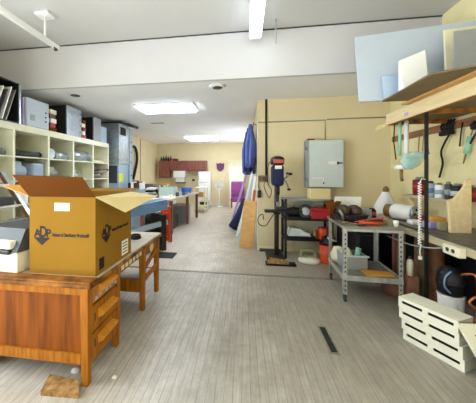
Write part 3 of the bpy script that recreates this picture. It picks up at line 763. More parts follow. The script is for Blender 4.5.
for k, (y, m_, n_) in enumerate(((7.72, 'black', 'black'), (8.05, 'redcord', 'pinkish'), (8.45, 'paper', 'white'), (8.8, 'rust', 'rusty'), (9.15, 'black', 'shiny black'), (9.6, 'bluecab', 'pale blue'), (10.1, 'maroon', 'dark red'))):
    t = thing('parts_jar', (-3.28, y, 0.9), n_ + ' jar at the front edge of the wall counter', 'jar', 'jars on the wall counter')
    MB().lathe([(0.06, 0), (0.065, 0.01), (0.065, 0.13), (0.045, 0.16)], (-3.28, y, 0.9), 14).build('body', m_, t)
    MB().lathe([(0.048, 0), (0.048, 0.03)], (-3.28, y, 1.06), 12).build('lid', 'dark', t)
# wall counter behind the work table
t = thing('wall_counter', (-3.6, 8.6, 0), 'cream wall counter along the yellow side wall', 'counter')
B(-4.39, -3.2, 7.55, 12.2, 0.86, 0.9).build('counter_top', 'cream', t)
B(-4.39, -3.25, 7.6, 12.2, 0, 0.86).build('carcass', 'cream', t)
cl = [(-3.45, 7.8, 0.42, 0.12, 'dark'), (-3.5, 8.3, 0.34, 0.2, 'maroon'), (-3.42, 8.85, 0.4, 0.1, 'white'), (-3.4, 9.3, 0.36, 0.14, 'black'), (-3.7, 9.9, 0.4, 0.26, 'steeld'), (-3.4, 10.4, 0.3, 0.16, 'paper'), (-3.5, 11.0, 0.4, 0.22, 'tan'),
      (-3.85, 8.0, 0.34, 0.34, 'white'), (-3.9, 8.6, 0.4, 0.42, 'cardd'), (-3.85, 9.2, 0.3, 0.36, 'paper')]
nm = ['dark', 'maroon', 'low white', 'black', 'dull metal', 'small white', 'tan', 'tall white', 'tall brown', 'upright white']
for (x, y, s_, h_, m_), n_ in zip(cl, nm): one(MB().box(x - s_ / 2, x + s_ / 2, y - s_ / 2, y + s_ / 2, 0.9, 0.9 + h_, bev=0.015), 'storage_box', m_, n_ + ' box in the clutter on the wall counter', 'box', 'clutter on the wall counter')
t = thing('binding_rack', (-3.3, 7.15, 0), 'rack of small black and white boxes beside the furnace', 'rack')
B(-3.3, -2.85, 7.0, 7.3, 0, 1.12).build('stand', 'bluecab', t)
for k in range(5): MB().box(-3.28 + 0.085 * k, -3.21 + 0.085 * k, 7.0, 7.25, 1.12, 1.3 + 0.03 * (k % 2), bev=0.004).build('box', ('black', 'white', 'maroon', 'dark', 'paper')[k], t)
t = thing('tray_stack', (-2.75, 7.25, 0), 'black and white trays in a stack beside the work table', 'trays')
B(-2.83, -2.78, 7.0, 7.9, 0, 0.95).build('stand', 'grey', t)
for k in range(3): MB().box(-2.83 + 0.01 * k, -2.6, 7.1 + 0.05 * k, 7.6, 0.95 + 0.07 * k, 1.01 + 0.07 * k, bev=0.01).build('tray', ('white', 'black', 'white')[k], t)

# cream trolley at the end of the table
t = thing('cream_trolley', (-1.72, 10.6, 0), 'cream open-frame trolley past the end of the work table', 'trolley')
for x in (-1.98, -1.56):
    for y in (10.25, 10.95): B(x - 0.025, x + 0.025, y - 0.025, y + 0.025, 0, 1.0).build('leg', 'cream', t)
for z in (0.2, 0.6, 0.98): B(-2.0, -1.54, 10.22, 10.98, z, z + 0.03).build('shelf', 'cream', t)
one(MB().box(-1.95, -1.65, 10.35, 10.8, 0.63, 0.8, bev=0.01), 'carton', 'tan', 'tan carton on the middle shelf of the cream trolley', 'box')

# ------------------------------------------------------------------ far wall
def cupboard(x0, x1, z0, z1_, doors, label):
    t = thing('wall_cupboard', ((x0 + x1) / 2, 12.45, z0), label, 'cupboard', 'brown wall cupboards')
    B(x0, x1, 12.3, 12.64, z0, z1_).build('body', 'cabw', t)
    n = doors
    for k in range(n):
        a = x0 + (x1 - x0) * k / n + 0.02; b_ = x0 + (x1 - x0) * (k + 1) / n - 0.02
        d = MB().box(a, b_, 12.275, 12.3, z0 + 0.03, z1_ - 0.03, bev=0.008).build('door', 'cabw', t)
        MB().tube([(b_ - 0.08, 12.25, z0 + 0.25 if z1_ - z0 > 0.6 else z0 + 0.12), (b_ - 0.08, 12.25, z0 + 0.35 if z1_ - z0 > 0.6 else z0 + 0.2)], 0.012, 6).tube([(b_ - 0.08, 12.275, z0 + 0.2), (b_ - 0.08, 12.25, z0 + 0.2)], 0.008, 6).build('handle', 'blackm', d)


cupboard(-4.16, -3.62, 1.36, 2.19, 1, 'tall brown wall cupboard with bottles on top')
cupboard(-3.61, -2.72, 1.7, 2.19, 2, 'low brown wall cupboard above the white range hood')
cupboard(-2.71, -1.8, 1.7, 2.19, 2, 'low brown wall cupboard above the refrigerator')
for k in range(5):
    x = -4.08 + 0.12 * k
    t = thing('bottle', (x, 12.45, 2.19), 'dark bottle on the tall wall cupboard, %s from the side wall' % ORD[k], 'bottle', 'bottles on the tall cupboard')
    h_ = 0.2 + 0.03 * (k % 3)
    MB().lathe([(0.045, 0), (0.05, 0.02), (0.05, h_ * 0.6), (0.018, h_ * 0.8), (0.018, h_)], (x, 12.45, 2.19), 10).build('glass', ('black', 'navy', 'black', 'white', 'dark')[k] if k != 3 else 'black', t)
    MB().lathe([(0.02, 0), (0.02, 0.03)], (x, 12.45, 2.19 + h_), 8).build('cap', 'dark', t)
one(MB().box(-3.5, -3.25, 12.35, 12.6, 2.19, 2.3, bev=0.02), 'carton', 'maroon', 'dark carton on the low cupboard beside the bottles', 'box')
t = thing('range_hood', (-3.1, 12.4, 1.1), 'white range hood and shelf under the brown cupboard', 'range hood')
MB().box(-3.4, -2.83, 12.2, 12.64, 1.38, 1.7, bev=0.015).build('hood', 'white', t)
B(-3.3, -2.88, 12.3, 12.62, 1.16, 1.36).build('splash_panel', 'paper', t)
B(-3.3, -2.88, 12.25, 12.64, 1.1, 1.14).build('shelf', 'dark', t)
t = thing('refrigerator', (-1.87, 12.3, 0), 'white refrigerator under the brown cupboards', 'refrigerator')
B(-2.16, -1.6, 12.05, 12.62, 0.02, 1.66, bev=0.02).build('body', 'white', t)
for z0, z1_ in ((0.08, 1.12), (1.14, 1.65)):
    d = B(-2.155, -1.605, 12.0, 12.05, z0, z1_, bev=0.015).build('door', 'white', t)
    MB().box(-2.13, -2.11, 11.96, 12.0, max(z0 + 0.1, z1_ - 0.4), z1_ - 0.08).build('handle', 'grey', d)
t = thing('small_crate', (-1.8, 11.7, 0), 'small yellow and black crate before the refrigerator', 'crate')
c = MB()
c.box(-2.02, -1.58, 11.5, 11.53, 0, 0.04).box(-2.02, -1.58, 11.5, 11.53, 0.3, 0.34).box(-2.02, -1.98, 11.5, 11.53, 0.04, 0.3).box(-1.62, -1.58, 11.5, 11.53, 0.04, 0.3)
c.build('frame', 'cream', t); B(-2.0, -1.6, 11.53, 11.85, 0, 0.32).build('body', 'black', t)
# plum shield sign
pts = [(-0.19, 0.42), (-0.1, 0.38), (0.0, 0.42), (0.1, 0.38), (0.19, 0.42), (0.175, 0.15), (0.1, 0.05), (0.0, 0.0), (-0.1, 0.05), (-0.175, 0.15)]
one(MB().hexa([(-1.16 + x, 12.63, 1.67 + z) for x, z in pts], [(-1.16 + x, 12.6, 1.67 + z) for x, z in pts]), 'wall_shield', 'plum', 'plum shield-shaped sign on the far yellow wall', 'sign')
one(MB().box(-1.12, -1.0, 12.63, 12.65, 1.24, 1.34, bev=0.004), 'light_switch', 'cream', 'cream switch plate under the shield sign', 'switch')
one(MB().box(-2.56, -2.43, 12.6, 12.65, 1.2, 1.3, bev=0.01), 'wall_outlet', 'black', 'small black box on the far wall beside the refrigerator', 'outlet')
t = thing('pedestal_fan', (-1.15, 12.25, 0), 'white pedestal fan against the far wall', 'fan')
MB().lathe([(0.18, 0), (0.18, 0.02), (0.03, 0.05)], (-1.18, 12.25, 0), 18).build('base', 'white', t)
MB().tube([(-1.18, 12.25, 0.04), (-1.18, 12.25, 0.95)], 0.018, 8).build('pole', 'white', t)
MB().tube([(-1.18, 12.22, 1.0), (-1.18, 12.36, 1.0)], 0.05, 12).build('motor', 'white', t)
g = MB()
RX = Matrix.Rotation(R(90), 4, 'X')
for rr in (0.19, 0.14, 0.09): g.torus((-1.18, 12.17, 1.0), rr, 0.006, 24, 6, rot=RX)
for k in range(12):
    a = 2 * math.pi * k / 12; g.tube([(-1.18, 12.15, 1.0), (-1.18 + 0.19 * math.cos(a), 12.17, 1.0 + 0.19 * math.sin(a))], 0.004, 5)
g.build('cage', 'white', t)
for k in range(3):
    a = 2 * math.pi * k / 3
    MB(T(-1.18, 12.2, 1.0) @ Matrix.Rotation(a, 4, 'Y')).hexa([(0.02, 0.01, 0.02), (0.02, -0.01, 0.03), (0.02, -0.01, -0.03), (0.02, 0.01, -0.04)], [(0.17, 0.015, 0.07), (0.17, 0.012, 0.075), (0.17, -0.012, -0.05), (0.17, -0.01, -0.055)]).build('blade', 'panelg', t)
# purple draped armchair near the far door
t = thing('armchair', (-0.35, 12.0, 0), 'purple upholstered chair before the bright doorway', 'chair')
MB().box(-0.62, 0.0, 11.75, 12.3, 0.28, 0.5, bev=0.05).build('seat', 'purple', t)
MB().box(-0.62, 0.0, 12.2, 12.36, 0.4, 1.2, bev=0.05).build('backrest', 'purple', t)
for x in (-0.6, -0.08): MB().box(x, x + 0.08, 11.75, 12.25, 0.5, 0.68, bev=0.03).build('armrest', 'purple', t)
for x in (-0.58, -0.06):
    for y in (11.8, 12.25): B(x - 0.02, x + 0.02, y - 0.02, y + 0.02, 0, 0.28).build('leg', 'cabw', t)

# ------------------------------------------------------------------ things against the side of the partition
one(MB().hexa([(-0.11, 5.54, 0), (0.16, 5.44, 0), (0.17, 5.48, 0), (-0.10, 5.58, 0)], [(-0.005, 5.6, 0.99), (0.25, 5.5, 0.97), (0.26, 5.54, 0.97), (0.01, 5.64, 0.99)]), 'leaning_board', 'tan', 'thick tan board leaning on the partition corner', 'board')
def garment(cx, cy, z0, z1_, r, seed, m, label):
    rnd = random.Random(seed); n = 28; ph = [rnd.uniform(0, 6.28) for _ in range(4)]
    rings = []
    mb = MB(); prev = None
    N = 12
    for i in range(N + 1):
        f = i / N; z = z1_ + (z0 - z1_) * f; ring = []
        rad = r * (0.35 + 0.65 * min(1, f * 2.2)) * (1 - 0.15 * max(0, f - 0.7))
        for k in range(n):
            a = 2 * math.pi * k / n
            q = rad * (1 + 0.2 * math.sin(5 * a + ph[0] + f * 1.5) * min(1, f * 3) + 0.1 * math.sin(9 * a + ph[1]))
            ring.append(mb.bm.verts.new((cx + 0.85 * q * math.cos(a), cy + 1.5 * q * math.sin(a), z + 0.03 * math.sin(3 * a + ph[2]) * f)))
        rings.append(ring)
    fs = []
    for i in range(N):
        for k in range(n):
            f_ = mb.bm.faces.new((rings[i][k], rings[i][(k + 1) % n], rings[i + 1][(k + 1) % n], rings[i + 1][k])); f_.smooth = True
    mb.bm.faces.new(rings[0]); mb.bm.faces.new(rings[-1][::-1])
    return mb


one(MB().tube([(0.2, 5.7, 2.66), (0.2, 7.6, 2.66)], 0.015, 8).tube([(0.2, 5.9, 2.66), (XP, 5.9, 2.66)], 0.012, 6).tube([(0.2, 7.4, 2.66), (XP, 7.4, 2.66)], 0.012, 6), 'hanging_rail', 'steeld', 'metal rail on the partition side holding blue cloths', 'rail')
for k, (y, z0, m_, lb) in enumerate(((5.9, 1.72, 'royal', 'streaked blue cloth on the rail, next to the partition corner'), (6.35, 1.62, 'navy', 'dark navy cloth hanging in the middle of the rail'), (6.9, 1.55, 'royal', 'blue cloth hanging behind the other cloths on the rail'))):
    one(garment(0.13 - 0.03 * k, y, z0, 2.655, 0.12, k + 3, m_, lb), 'hanging_cloth', m_, lb, 'cloth', 'blue cloths on the rail')
one(MB().tube([(0.2, 5.62, 1.9), (0.2, 5.62, 1.55)], 0.03, 8), 'spray_gun', 'navy', 'dark blue tool hanging beside the partition corner', 'tool')
# lavender step ladder
t = thing('leaning_ladder', (-0.1, 7.9, 0), 'lavender ladder leaning on the partition side', 'ladder')
for y in (7.6, 8.0):
    beam(MB(), (-0.42, y, 0.0), (0.2, y, 1.95), 0.05, 0.06).build('rail', 'lav', t)
for k in range(5):
    f = 0.14 + 0.18 * k
    MB().box(-0.42 + 0.62 * f - 0.03, -0.42 + 0.62 * f + 0.03, 7.62, 7.98, 1.95 * f - 0.012, 1.95 * f + 0.012).build('rung', 'lav', t)
for k, (y, xb, zt_, m_) in enumerate(((6.55, -0.2, 1.45, 'white'), (6.3, -0.12, 1.6, 'coolwhite'), (6.1, -0.02, 1.3, 'bluecab'), (5.9, 0.05, 1.5, 'paper'), (6.8, -0.16, 1.75, 'white'))):
    one(beam(MB(), (xb, y, 0.0), (0.235, y - 0.05, zt_), 0.045, 0.05), 'leaning_pole', m_, ('white pole leaning beside the navy roll', 'cool white pole leaning among the others', 'pale blue pole leaning behind the tan board', 'short white pole nearest the partition corner', 'tallest white pole leaning before the ladder')[k].replace('nearest', 'next to'), 'pole', 'poles leaning on the partition')
one(MB().tube([(-0.3, 7.2, 0.08), (-0.22, 7.18, 0.22), (-0.08, 7.14, 0.54), (0.04, 7.1, 0.86)], 0.15, 12, r2=0.1), 'fabric_roll', 'navy', 'navy fabric roll leaning among white poles', 'roll')
one(beam(MB(), (0.08, 5.72, 0.0), (0.22, 5.7, 1.2), 0.05, 0.05), 'leaning_stick', 'redcord', 'pinkish stick leaning just behind the tan board', 'stick')

# ------------------------------------------------------------------ partition wall: panel, conduits, outlets
t = thing('electrical_panel', (1.53, 5.3, 1.29), 'big grey electrical panel box on the yellow wall', 'electrical panel')
MB().box(1.17, 1.83, 5.2, 5.395, 1.29, 2.2, bev=0.012).build('body', 'grey', t)
d = MB().box(1.22, 1.83, 5.165, 5.2, 1.3, 2.19, bev=0.012).build('door', 'panelg', t)
B(1.56, 1.71, 5.162, 5.165, 1.73, 1.79).build('label', 'paper', d)
MB().box(1.71, 1.81, 5.15, 5.165, 1.745, 1.765).box(1.715, 1.735, 5.14, 5.165, 1.73, 1.78).build('latch', 'black', d)
q = MB(); q.box(1.27, 1.47, 5.162, 5.165, 1.46, 1.48).box(1.46, 1.475, 5.162, 5.165, 1.37, 1.48).build('stripe', 'paper', d)
B(1.465, 1.485, 5.16, 5.165, 1.36, 1.4).build('plug', 'black', d)
h = MB()
for z in (1.45, 2.04): h.tube([(1.165, 5.2, z - 0.03), (1.165, 5.2, z + 0.03)], 0.02, 8).box(1.13, 1.17, 5.19, 5.21, z - 0.025, z + 0.025)
h.build('hinge', 'steeld', t)
one(MB().box(1.2, 1.34, 5.25, 5.33, 2.2, 2.23, bev=0.012), 'pipe_fitting', 'maroon', 'dark red fitting on top of the grey panel', 'fitting')
one(MB().tube([(0.435, YW - 0.02, CB), (0.435, YW - 0.02, 1.5)], 0.02, 8), 'dark_conduit', 'blackm', 'dark vertical conduit down to the double outlet', 'conduit')
one(MB().tube([(XP, YW - 0.012, 2.6), (1.0, YW - 0.012, 2.605), (1.57, YW - 0.012, 2.61), (1.57, YW - 0.012, 2.4), (1.57, YW - 0.012, 2.21)], 0.011, 6, smooth=False), 'wall_conduit', 'olive', 'thin conduit bending down into the grey panel', 'conduit')
one(MB().tube([(1.6, YW - 0.012, 2.62), (2.1, YW - 0.012, 2.63), (2.7, YW - 0.012, 2.63)], 0.011, 6), 'wall_conduit', 'olive', 'thin horizontal conduit above the grey panel', 'conduit')
t = thing('double_outlet', (0.37, 5.37, 1.45), 'brass double outlet box beside the drill press', 'outlet')
MB().box(0.275, 0.46, 5.33, 5.395, 1.39, 1.52, bev=0.008).build('plate', 'brass', t)
q = MB()
for x in (0.3, 0.36, 0.4): q.box(x, x + 0.035, 5.325, 5.33, 1.42, 1.49)
q.build('socket', 'dark', t)
t = thing('hanging_plug', (0.3, 5.36, 1.15), 'black plug hanging on a cord below the brass outlet', 'plug')
MB().tube([(0.3, 5.37, 1.45), (0.285, 5.37, 1.3), (0.3, 5.37, 1.22)], 0.007, 6).build('cord', 'rubber', t)
MB().box(0.262, 0.335, 5.34, 5.385, 1.07, 1.22, bev=0.012).build('plug', 'black', t)

# ------------------------------------------------------------------ drill press
DXc, DYc = 0.6, 4.98
t = thing('drill_press', (DXc, DYc, 0), 'floor-standing drill press with dark blue motor head', 'drill press')
MB().box(DXc - 0.2, DXc + 0.12, DYc - 0.22, DYc + 0.24, 0, 0.05, bev=0.015).build('base', 'blackm', t)
MB().tube([(DXc, DYc + 0.06, 0.05), (DXc, DYc + 0.06, 1.5)], 0.042, 16).build('column', 'darkbrown', t)
MB().box(DXc - 0.1, DXc + 0.1, DYc - 0.2, DYc + 0.14, 1.33, 1.72, bev=0.05).build('head', 'navy', t)
MB().lathe([(0.11, 0), (0.125, 0.02), (0.125, 0.11), (0.1, 0.14), (0.05, 0.155)], (DXc, DYc - 0.04, 1.72), 22, sy=1.5).build('belt_cover', 'black', t)
MB().box(DXc - 0.09, DXc + 0.09, DYc - 0.235, DYc - 0.22, 1.74, 1.81, bev=0.006).build('label', 'redcord', t)
MB().box(DXc - 0.06, DXc + 0.06, DYc - 0.215, DYc - 0.2, 1.64, 1.7).build('name_plate', 'paper', t)
MB().tube([(DXc, DYc - 0.12, 1.34), (DXc, DYc - 0.12, 1.18)], 0.035, 12).tube([(DXc, DYc - 0.12, 1.18), (DXc, DYc - 0.12, 1.06)], 0.025, 12, r2=0.012).build('chuck', 'black', t)
for k in range(3):
    a = 2 * math.pi * k / 3 + 0.5
    hb = MB().tube([(DXc + 0.1, DYc - 0.1, 1.46), (DXc + 0.16, DYc - 0.1 - 0.06 * math.cos(a), 1.46 + 0.07 * math.sin(a)), (DXc + 0.2, DYc - 0.1 - 0.17 * math.cos(a), 1.46 + 0.19 * math.sin(a))], 0.01, 6).build('feed_handle', 'steeld', t)
    MB().lathe([(0.0, -0.025), (0.03, -0.015), (0.032, 0.01), (0.0, 0.028)], (DXc + 0.2, DYc - 0.1 - 0.17 * math.cos(a), 1.46 + 0.19 * math.sin(a)), 10).build('knob', 'black', hb)
MB().tube([(DXc - 0.1, DYc, 1.8), (DXc - 0.16, DYc, 1.7), (DXc - 0.17, DYc, 1.4), (DXc - 0.1, DYc + 0.02, 1.25), (DXc - 0.13, DYc + 0.1, 1.1), (DXc - 0.22, DYc + 0.2, 1.3), (DXc - 0.18, 5.34, 1.42)], 0.007, 6).build('cord', 'rubber', t)
MB().box(DXc - 0.24, DXc + 0.2, DYc - 0.24, DYc - 0.06, 0.86, 0.9, bev=0.01).box(DXc - 0.06, DXc + 0.06, DYc - 0.02, DYc + 0.12, 0.8, 0.88, bev=0.02).build('table', 'blackm', t)
one(MB().tube([(0.34, 4.75, 0.73)] + [(0.34 + 0.1 * math.cos(R(100 + 40 * k)) , 4.76 + 0.01 * k, 0.72 + 0.11 * math.sin(R(100 + 40 * k))) for k in range(7)] + [(0.55, 4.85, 0.86)], 0.008, 6), 'cable_loop', 'rubber', 'black cable loop hanging from the drill press table', 'cable')
t = thing('bench_vise', (0.75, 4.95, 0.9), 'black vise and tools on the drill table', 'vise')
MB().box(0.56, 0.76, 4.78, 4.94, 0.9, 0.96, bev=0.012).build('base', 'blackm', t)
MB().box(0.58, 0.63, 4.78, 4.93, 0.96, 1.04, bev=0.01).build('jaw', 'steeld', t)
MB().box(0.7, 0.75, 4.78, 4.93, 0.96, 1.04, bev=0.01).build('jaw', 'blackm', t)
MB().tube([(0.73, 4.86, 0.99), (0.9, 4.84, 0.97)], 0.014, 8).build('screw', 'steeld', t)
t = thing('timber_offcut', (0.55, 4.62, 0.0), 'pale split wood offcut on a dark plank by the partition', 'wood')
MB().box(0.36, 0.86, 4.5, 4.66, 0.0, 0.035, bev=0.008).build('dark_plank', 'rubber', t)
MB().hexa([(0.38, 4.52, 0.035), (0.74, 4.5, 0.035), (0.76, 4.62, 0.035), (0.42, 4.64, 0.035)], [(0.4, 4.54, 0.1), (0.7, 4.53, 0.085), (0.72, 4.6, 0.08), (0.44, 4.62, 0.105)]).build('offcut', 'blockw', t)
one(B(0.3, 0.72, 5.3, 5.37, 0, 0.05, bev=0.01), 'floor_plank', 'dark', 'dark plank on the floor along the partition base', 'plank')

# ------------------------------------------------------------------ metal shelf by the partition
t = thing('metal_shelf', (1.16, 5.15, 0), 'low grey and black steel shelf under the electrical panel', 'shelf')
for x in (0.75, 1.555):
    for y in (4.94, 5.36): B(x - 0.02, x + 0.02, y - 0.02, y + 0.02, 0, 1.09).build('post', 'blackm', t)
for z in (1.06, 0.7, 0.33): MB().box(0.73, 1.575, 4.925, 5.375, z, z + 0.028, bev=0.004).build('shelf_board', 'grey' if z > 1 else 'blackm', t)
MB().box(1.0, 1.575, 5.376, 5.388, 0.1, 1.09).build('back_sheet', 'cream', t)
one(MB().box(1.2, 1.55, 5.0, 5.3, 1.09, 1.28, bev=0.006), 'carton', 'cardi', 'pale carton on the top of the steel shelf', 'box')
t = thing('angle_grinder', (1.0, 5.05, 0.728), 'black grinder with pale disc on the steel shelf', 'grinder')
MB().lathe([(0.0, -0.16), (0.07, -0.14), (0.09, 0), (0.08, 0.14), (0, 0.16)], (0.92, 5.08, 0.84), 16, axis='X').build('motor', 'black', t)
MB().torus((1.12, 5.02, 0.86), 0.1, 0.03, rot=Matrix.Rotation(R(75), 4, 'X')).build('guard', 'dark', t)
MB(T(1.12, 5.02, 0.86) @ Matrix.Rotation(R(75), 4, 'X')).lathe([(0.0, -0.01), (0.085, -0.01), (0.085, 0.01), (0, 0.01)], (0, 0, 0), 20).build('disc', 'panelg', t)
MB().box(0.84, 1.16, 4.98, 5.16, 0.728, 0.76, bev=0.008).build('foot', 'blackm', t)
t = thing('tool_case', (1.37, 5.1, 0.728), 'red metal tool box on the steel shelf', 'tool box')
MB().box(1.2, 1.54, 4.97, 5.2, 0.728, 0.87, bev=0.012).build('body', 'red', t)
MB().box(1.195, 1.545, 4.965, 5.205, 0.872, 0.925, bev=0.015).build('lid', 'red', t)
MB().tube([(1.3, 5.08, 0.925), (1.31, 5.08, 0.955), (1.43, 5.08, 0.955), (1.44, 5.08, 0.925)], 0.008, 6).build('handle', 'dark', t)
t = thing('paper_pile', (1.0, 5.1, 0.358), 'pile of white and black trays on the lower shelf', 'pile')
MB().box(0.78, 1.28, 4.96, 5.25, 0.358, 0.41, bev=0.012).build('tray', 'black', t)
MB().hexa([(0.8, 4.95, 0.412), (1.2, 4.95, 0.412), (1.22, 5.2, 0.412), (0.8, 5.2, 0.412)], [(0.84, 5.0, 0.55), (1.02, 5.0, 0.54), (1.12, 5.15, 0.5), (0.84, 5.15, 0.55)]).build('sheet', 'panelg', t)
MB().box(1.02, 1.18, 4.945, 4.95, 0.43, 0.47).build('label', 'paper', t)
t = thing('red_can', (1.43, 5.1, 0.358), 'round red can on the lower steel shelf', 'can')
MB().lathe([(0.085, 0), (0.09, 0.01), (0.09, 0.19), (0.085, 0.2)], (1.43, 5.05, 0.358), 20).build('body', 'orange', t)
MB().lathe([(0.088, 0), (0.092, 0.006), (0.08, 0.014)], (1.43, 5.05, 0.556), 20).build('lid', 'red', t)
B(1.4, 1.45, 4.958, 4.962, 0.4, 0.52).build('label', 'redcord', t)
one(MB().lathe([(0.045, 0), (0.05, 0.01), (0.05, 0.16), (0.02, 0.17)], (1.29, 5.04, 0.358), 14), 'paint_can', 'brass', 'slim brass can beside the red can', 'can')
# white scale with olive handle on the floor
t = thing('floor_machine', (1.15, 4.98, 0), 'white and olive handled machine on the floor', 'machine')
MB().lathe([(0.0, 0), (0.19, 0.005), (0.2, 0.03), (0.16, 0.06), (0.0, 0.075)], (1.14, 4.82, 0), 24, sx=0.95, sy=1.0).build('base', 'vinyl', t)
fr_ = MB()
fr_.tube([(1.02, 4.87, 0.05), (1.02, 4.9, 0.14), (1.06, 4.9, 0.17), (1.21, 4.89, 0.17), (1.25, 4.89, 0.14), (1.25, 4.86, 0.05)], 0.03, 10)
fr_.build('handle', 'olive', t)
MB().box(1.05, 1.22, 4.82, 4.88, 0.05, 0.1, bev=0.01).build('motor_cover', 'olive', t)
# orange bucket
t = thing('orange_bucket', (1.45, 4.85, 0), 'orange bucket on the floor beside the cart', 'bucket')
MB().lathe([(0.115, 0), (0.12, 0.01), (0.14, 0.31), (0.128, 0.31), (0.11, 0.02)], (1.44, 4.82, 0), 24).build('pail', 'orange', t)
MB().torus((1.44, 4.82, 0.31), 0.138, 0.009).build('rim', 'orange', t)
MB().tube([(1.3, 4.82, 0.28), (1.31, 4.76, 0.2), (1.44, 4.68, 0.16), (1.57, 4.76, 0.2), (1.58, 4.82, 0.28)], 0.006, 6).build('bail', 'steeld', t)
t = thing('cable_bundle', (1.6, 4.95, 0.31), 'bundle of black and white cable on the orange bucket', 'cable')
q = MB()
for k in range(4): q.torus((1.46, 4.82, 0.34 + 0.025 * k), 0.12 - 0.012 * k, 0.022, 22, 8, rot=Matrix.Rotation(R(6 * k - 8), 4, 'X'))
q.build('coil', 'black', t)
MB().torus((1.5, 4.78, 0.415), 0.07, 0.018, rot=Matrix.Rotation(R(20), 4, 'Y')).build('white_coil', 'panelg', t)

# ------------------------------------------------------------------ rolling cart
CX0, CX1, CY0, CY1, CT = 1.19, 1.83, 3.34, 4.05, 0.92
t = thing('rolling_cart', ((CX0 + CX1) / 2, (CY0 + CY1) / 2, 0), 'grey steel two-level cart on casters', 'cart')
MB().box(CX0 - 0.02, CX1 + 0.02, CY0 - 0.02, CY1 + 0.02, CT - 0.03, CT, bev=0.006).build('cart_top', 'steeld', t)
MB().box(CX0 - 0.005, CX1 + 0.005, CY0 - 0.012, CY0, CT - 0.06, CT - 0.03).build('top_rail', 'cartm', t)
for x, sx in ((CX0, 1), (CX1, -1)):
    for y, sy in ((CY0, 1), (CY1, -1)):
        l = MB(); l.box(x, x + sx * 0.045, y, y + sy * 0.004, 0.09, CT - 0.03); l.box(x, x + sx * 0.004, y, y + sy * 0.045, 0.09, CT - 0.03)
        l.mi = 1
        for k in range(14):
            z = 0.13 + k * 0.056
            l.box(x + sx * 0.016, x + sx * 0.03, y - sy * 0.001, y + sy * 0.001, z, z + 0.022)
        lg = l.build('leg', ['cartm', 'slot'], t)
        cs = MB(); cs.tube([(x + sx * 0.012, y + sy * 0.02, 0.035), (x + sx * 0.036, y + sy * 0.02, 0.035)], 0.035, 14); cs.box(x + sx * 0.006, x + sx * 0.042, y + sy * 0.005, y + sy * 0.035, 0.05, 0.09)
        cs.build('caster', 'dark', lg)
MB().box(CX0 + 0.005, CX1 - 0.005, CY0 + 0.005, CY1 - 0.005, 0.29, 0.305).build('lower_shelf', 'steeld', t)
q = MB(); q.box(CX0, CX1, CY0 - 0.006, CY0, 0.265, 0.325); q.box(CX0 - 0.006, CX0, CY0, CY1, 0.265, 0.325); q.box(CX1, CX1 + 0.006, CY0, CY1, 0.265, 0.325)
q.build('shelf_lip', 'cartm', t)
t.rotation_euler = (0, 0, R(-4)); t.location.x += 0.02
t = thing('parts_bin', (1.43, 3.7, 0.305), 'grey plastic bin on the lower cart shelf', 'bin')
q = MB(); q.box(1.28, 1.57, 3.62, 3.63, 0.305, 0.49).box(1.28, 1.57, 3.88, 3.89, 0.305, 0.49).box(1.28, 1.29, 3.63, 3.88, 0.305, 0.49).box(1.56, 1.57, 3.63, 3.88, 0.305, 0.49).box(1.28, 1.57, 3.62, 3.89, 0.305, 0.315)
q.build('shell', 'grey', t)
MB().box(1.26, 1.59, 3.61, 3.62, 0.47, 0.49).build('rim', 'panelg', t)
one(MB().lathe([(0.0, 0), (0.08, 0.01), (0.09, 0.06), (0.04, 0.14), (0, 0.15)], (1.36, 3.75, 0.316 + 0.1), 12, sx=0.8), 'rag', 'cream', 'yellowish rag bunched in the grey plastic bin', 'rag')
one(MB().tube([(1.5, 3.72, 0.33), (1.5, 3.76, 0.46), (1.53, 3.78, 0.55)], 0.035, 10), 'spray_bottle', 'mint', 'pale green bottle standing in the grey plastic bin', 'bottle')
one(MB().lathe([(0.0, 0), (0.1, 0.01), (0.11, 0.1), (0.07, 0.2), (0, 0.22)], (1.33, 3.94, 0.305), 14), 'cloth_bag', 'cream', 'cream cloth bag at the corner of the lower cart shelf', 'bag')
one(MB().hexa([(1.48, 3.4, 0.306), (1.79, 3.43, 0.306), (1.8, 3.55, 0.306), (1.47, 3.6, 0.306)], [(1.48, 3.4, 0.326), (1.79, 3.43, 0.326), (1.8, 3.55, 0.326), (1.47, 3.6, 0.326)]), 'orange_sheet', 'orangew', 'orange board lying on the lower cart shelf', 'board')
# black drum behind the cart
t = thing('storage_chest', (1.9, 4.65, 0), 'black trunk in the dark behind the cart', 'trunk')
MB().box(1.68, 2.02, 4.2, 5.1, 0, 0.66, bev=0.04).build('body', 'black', t)
MB().box(1.67, 2.03, 4.19, 5.11, 0.66, 0.76, bev=0.03).build('lid', 'black', t)

# on the cart top
t = thing('bench_tool', (1.4, 3.75, CT), 'dark brown motor tool on a black cradle atop the cart', 'tool')
c = MB(); c.hexa([(1.26, 3.62, CT), (1.54, 3.62, CT), (1.52, 3.86, CT), (1.28, 3.86, CT)], [(1.2, 3.6, CT + 0.1), (1.58, 3.6, CT + 0.1), (1.58, 3.88, CT + 0.1), (1.2, 3.88, CT + 0.1)]); c.build('cradle', 'black', t)
for x in (1.32, 1.46):
    MB().lathe([(0.0, -0.12), (0.06, -0.1), (0.075, 0.0), (0.06, 0.1), (0.0, 0.12)], (x, 3.74, CT + 0.145), 16, axis='Y').build('motor', 'darkbrown', t)
MB().tube([(1.27, 3.6, CT + 0.04), (1.24, 3.57, CT + 0.12), (1.22, 3.6, CT + 0.16)], 0.016, 8).build('handle', 'steeld', t)
one(MB().slab([(1.28, 4.0, CT + 0.0), (1.62, 4.0, CT + 0.0), (1.66, 4.02, CT + 0.3), (1.3, 4.02, CT + 0.3)], 0.01), 'white_board', 'paper', 'white board standing on the back of the cart', 'board')
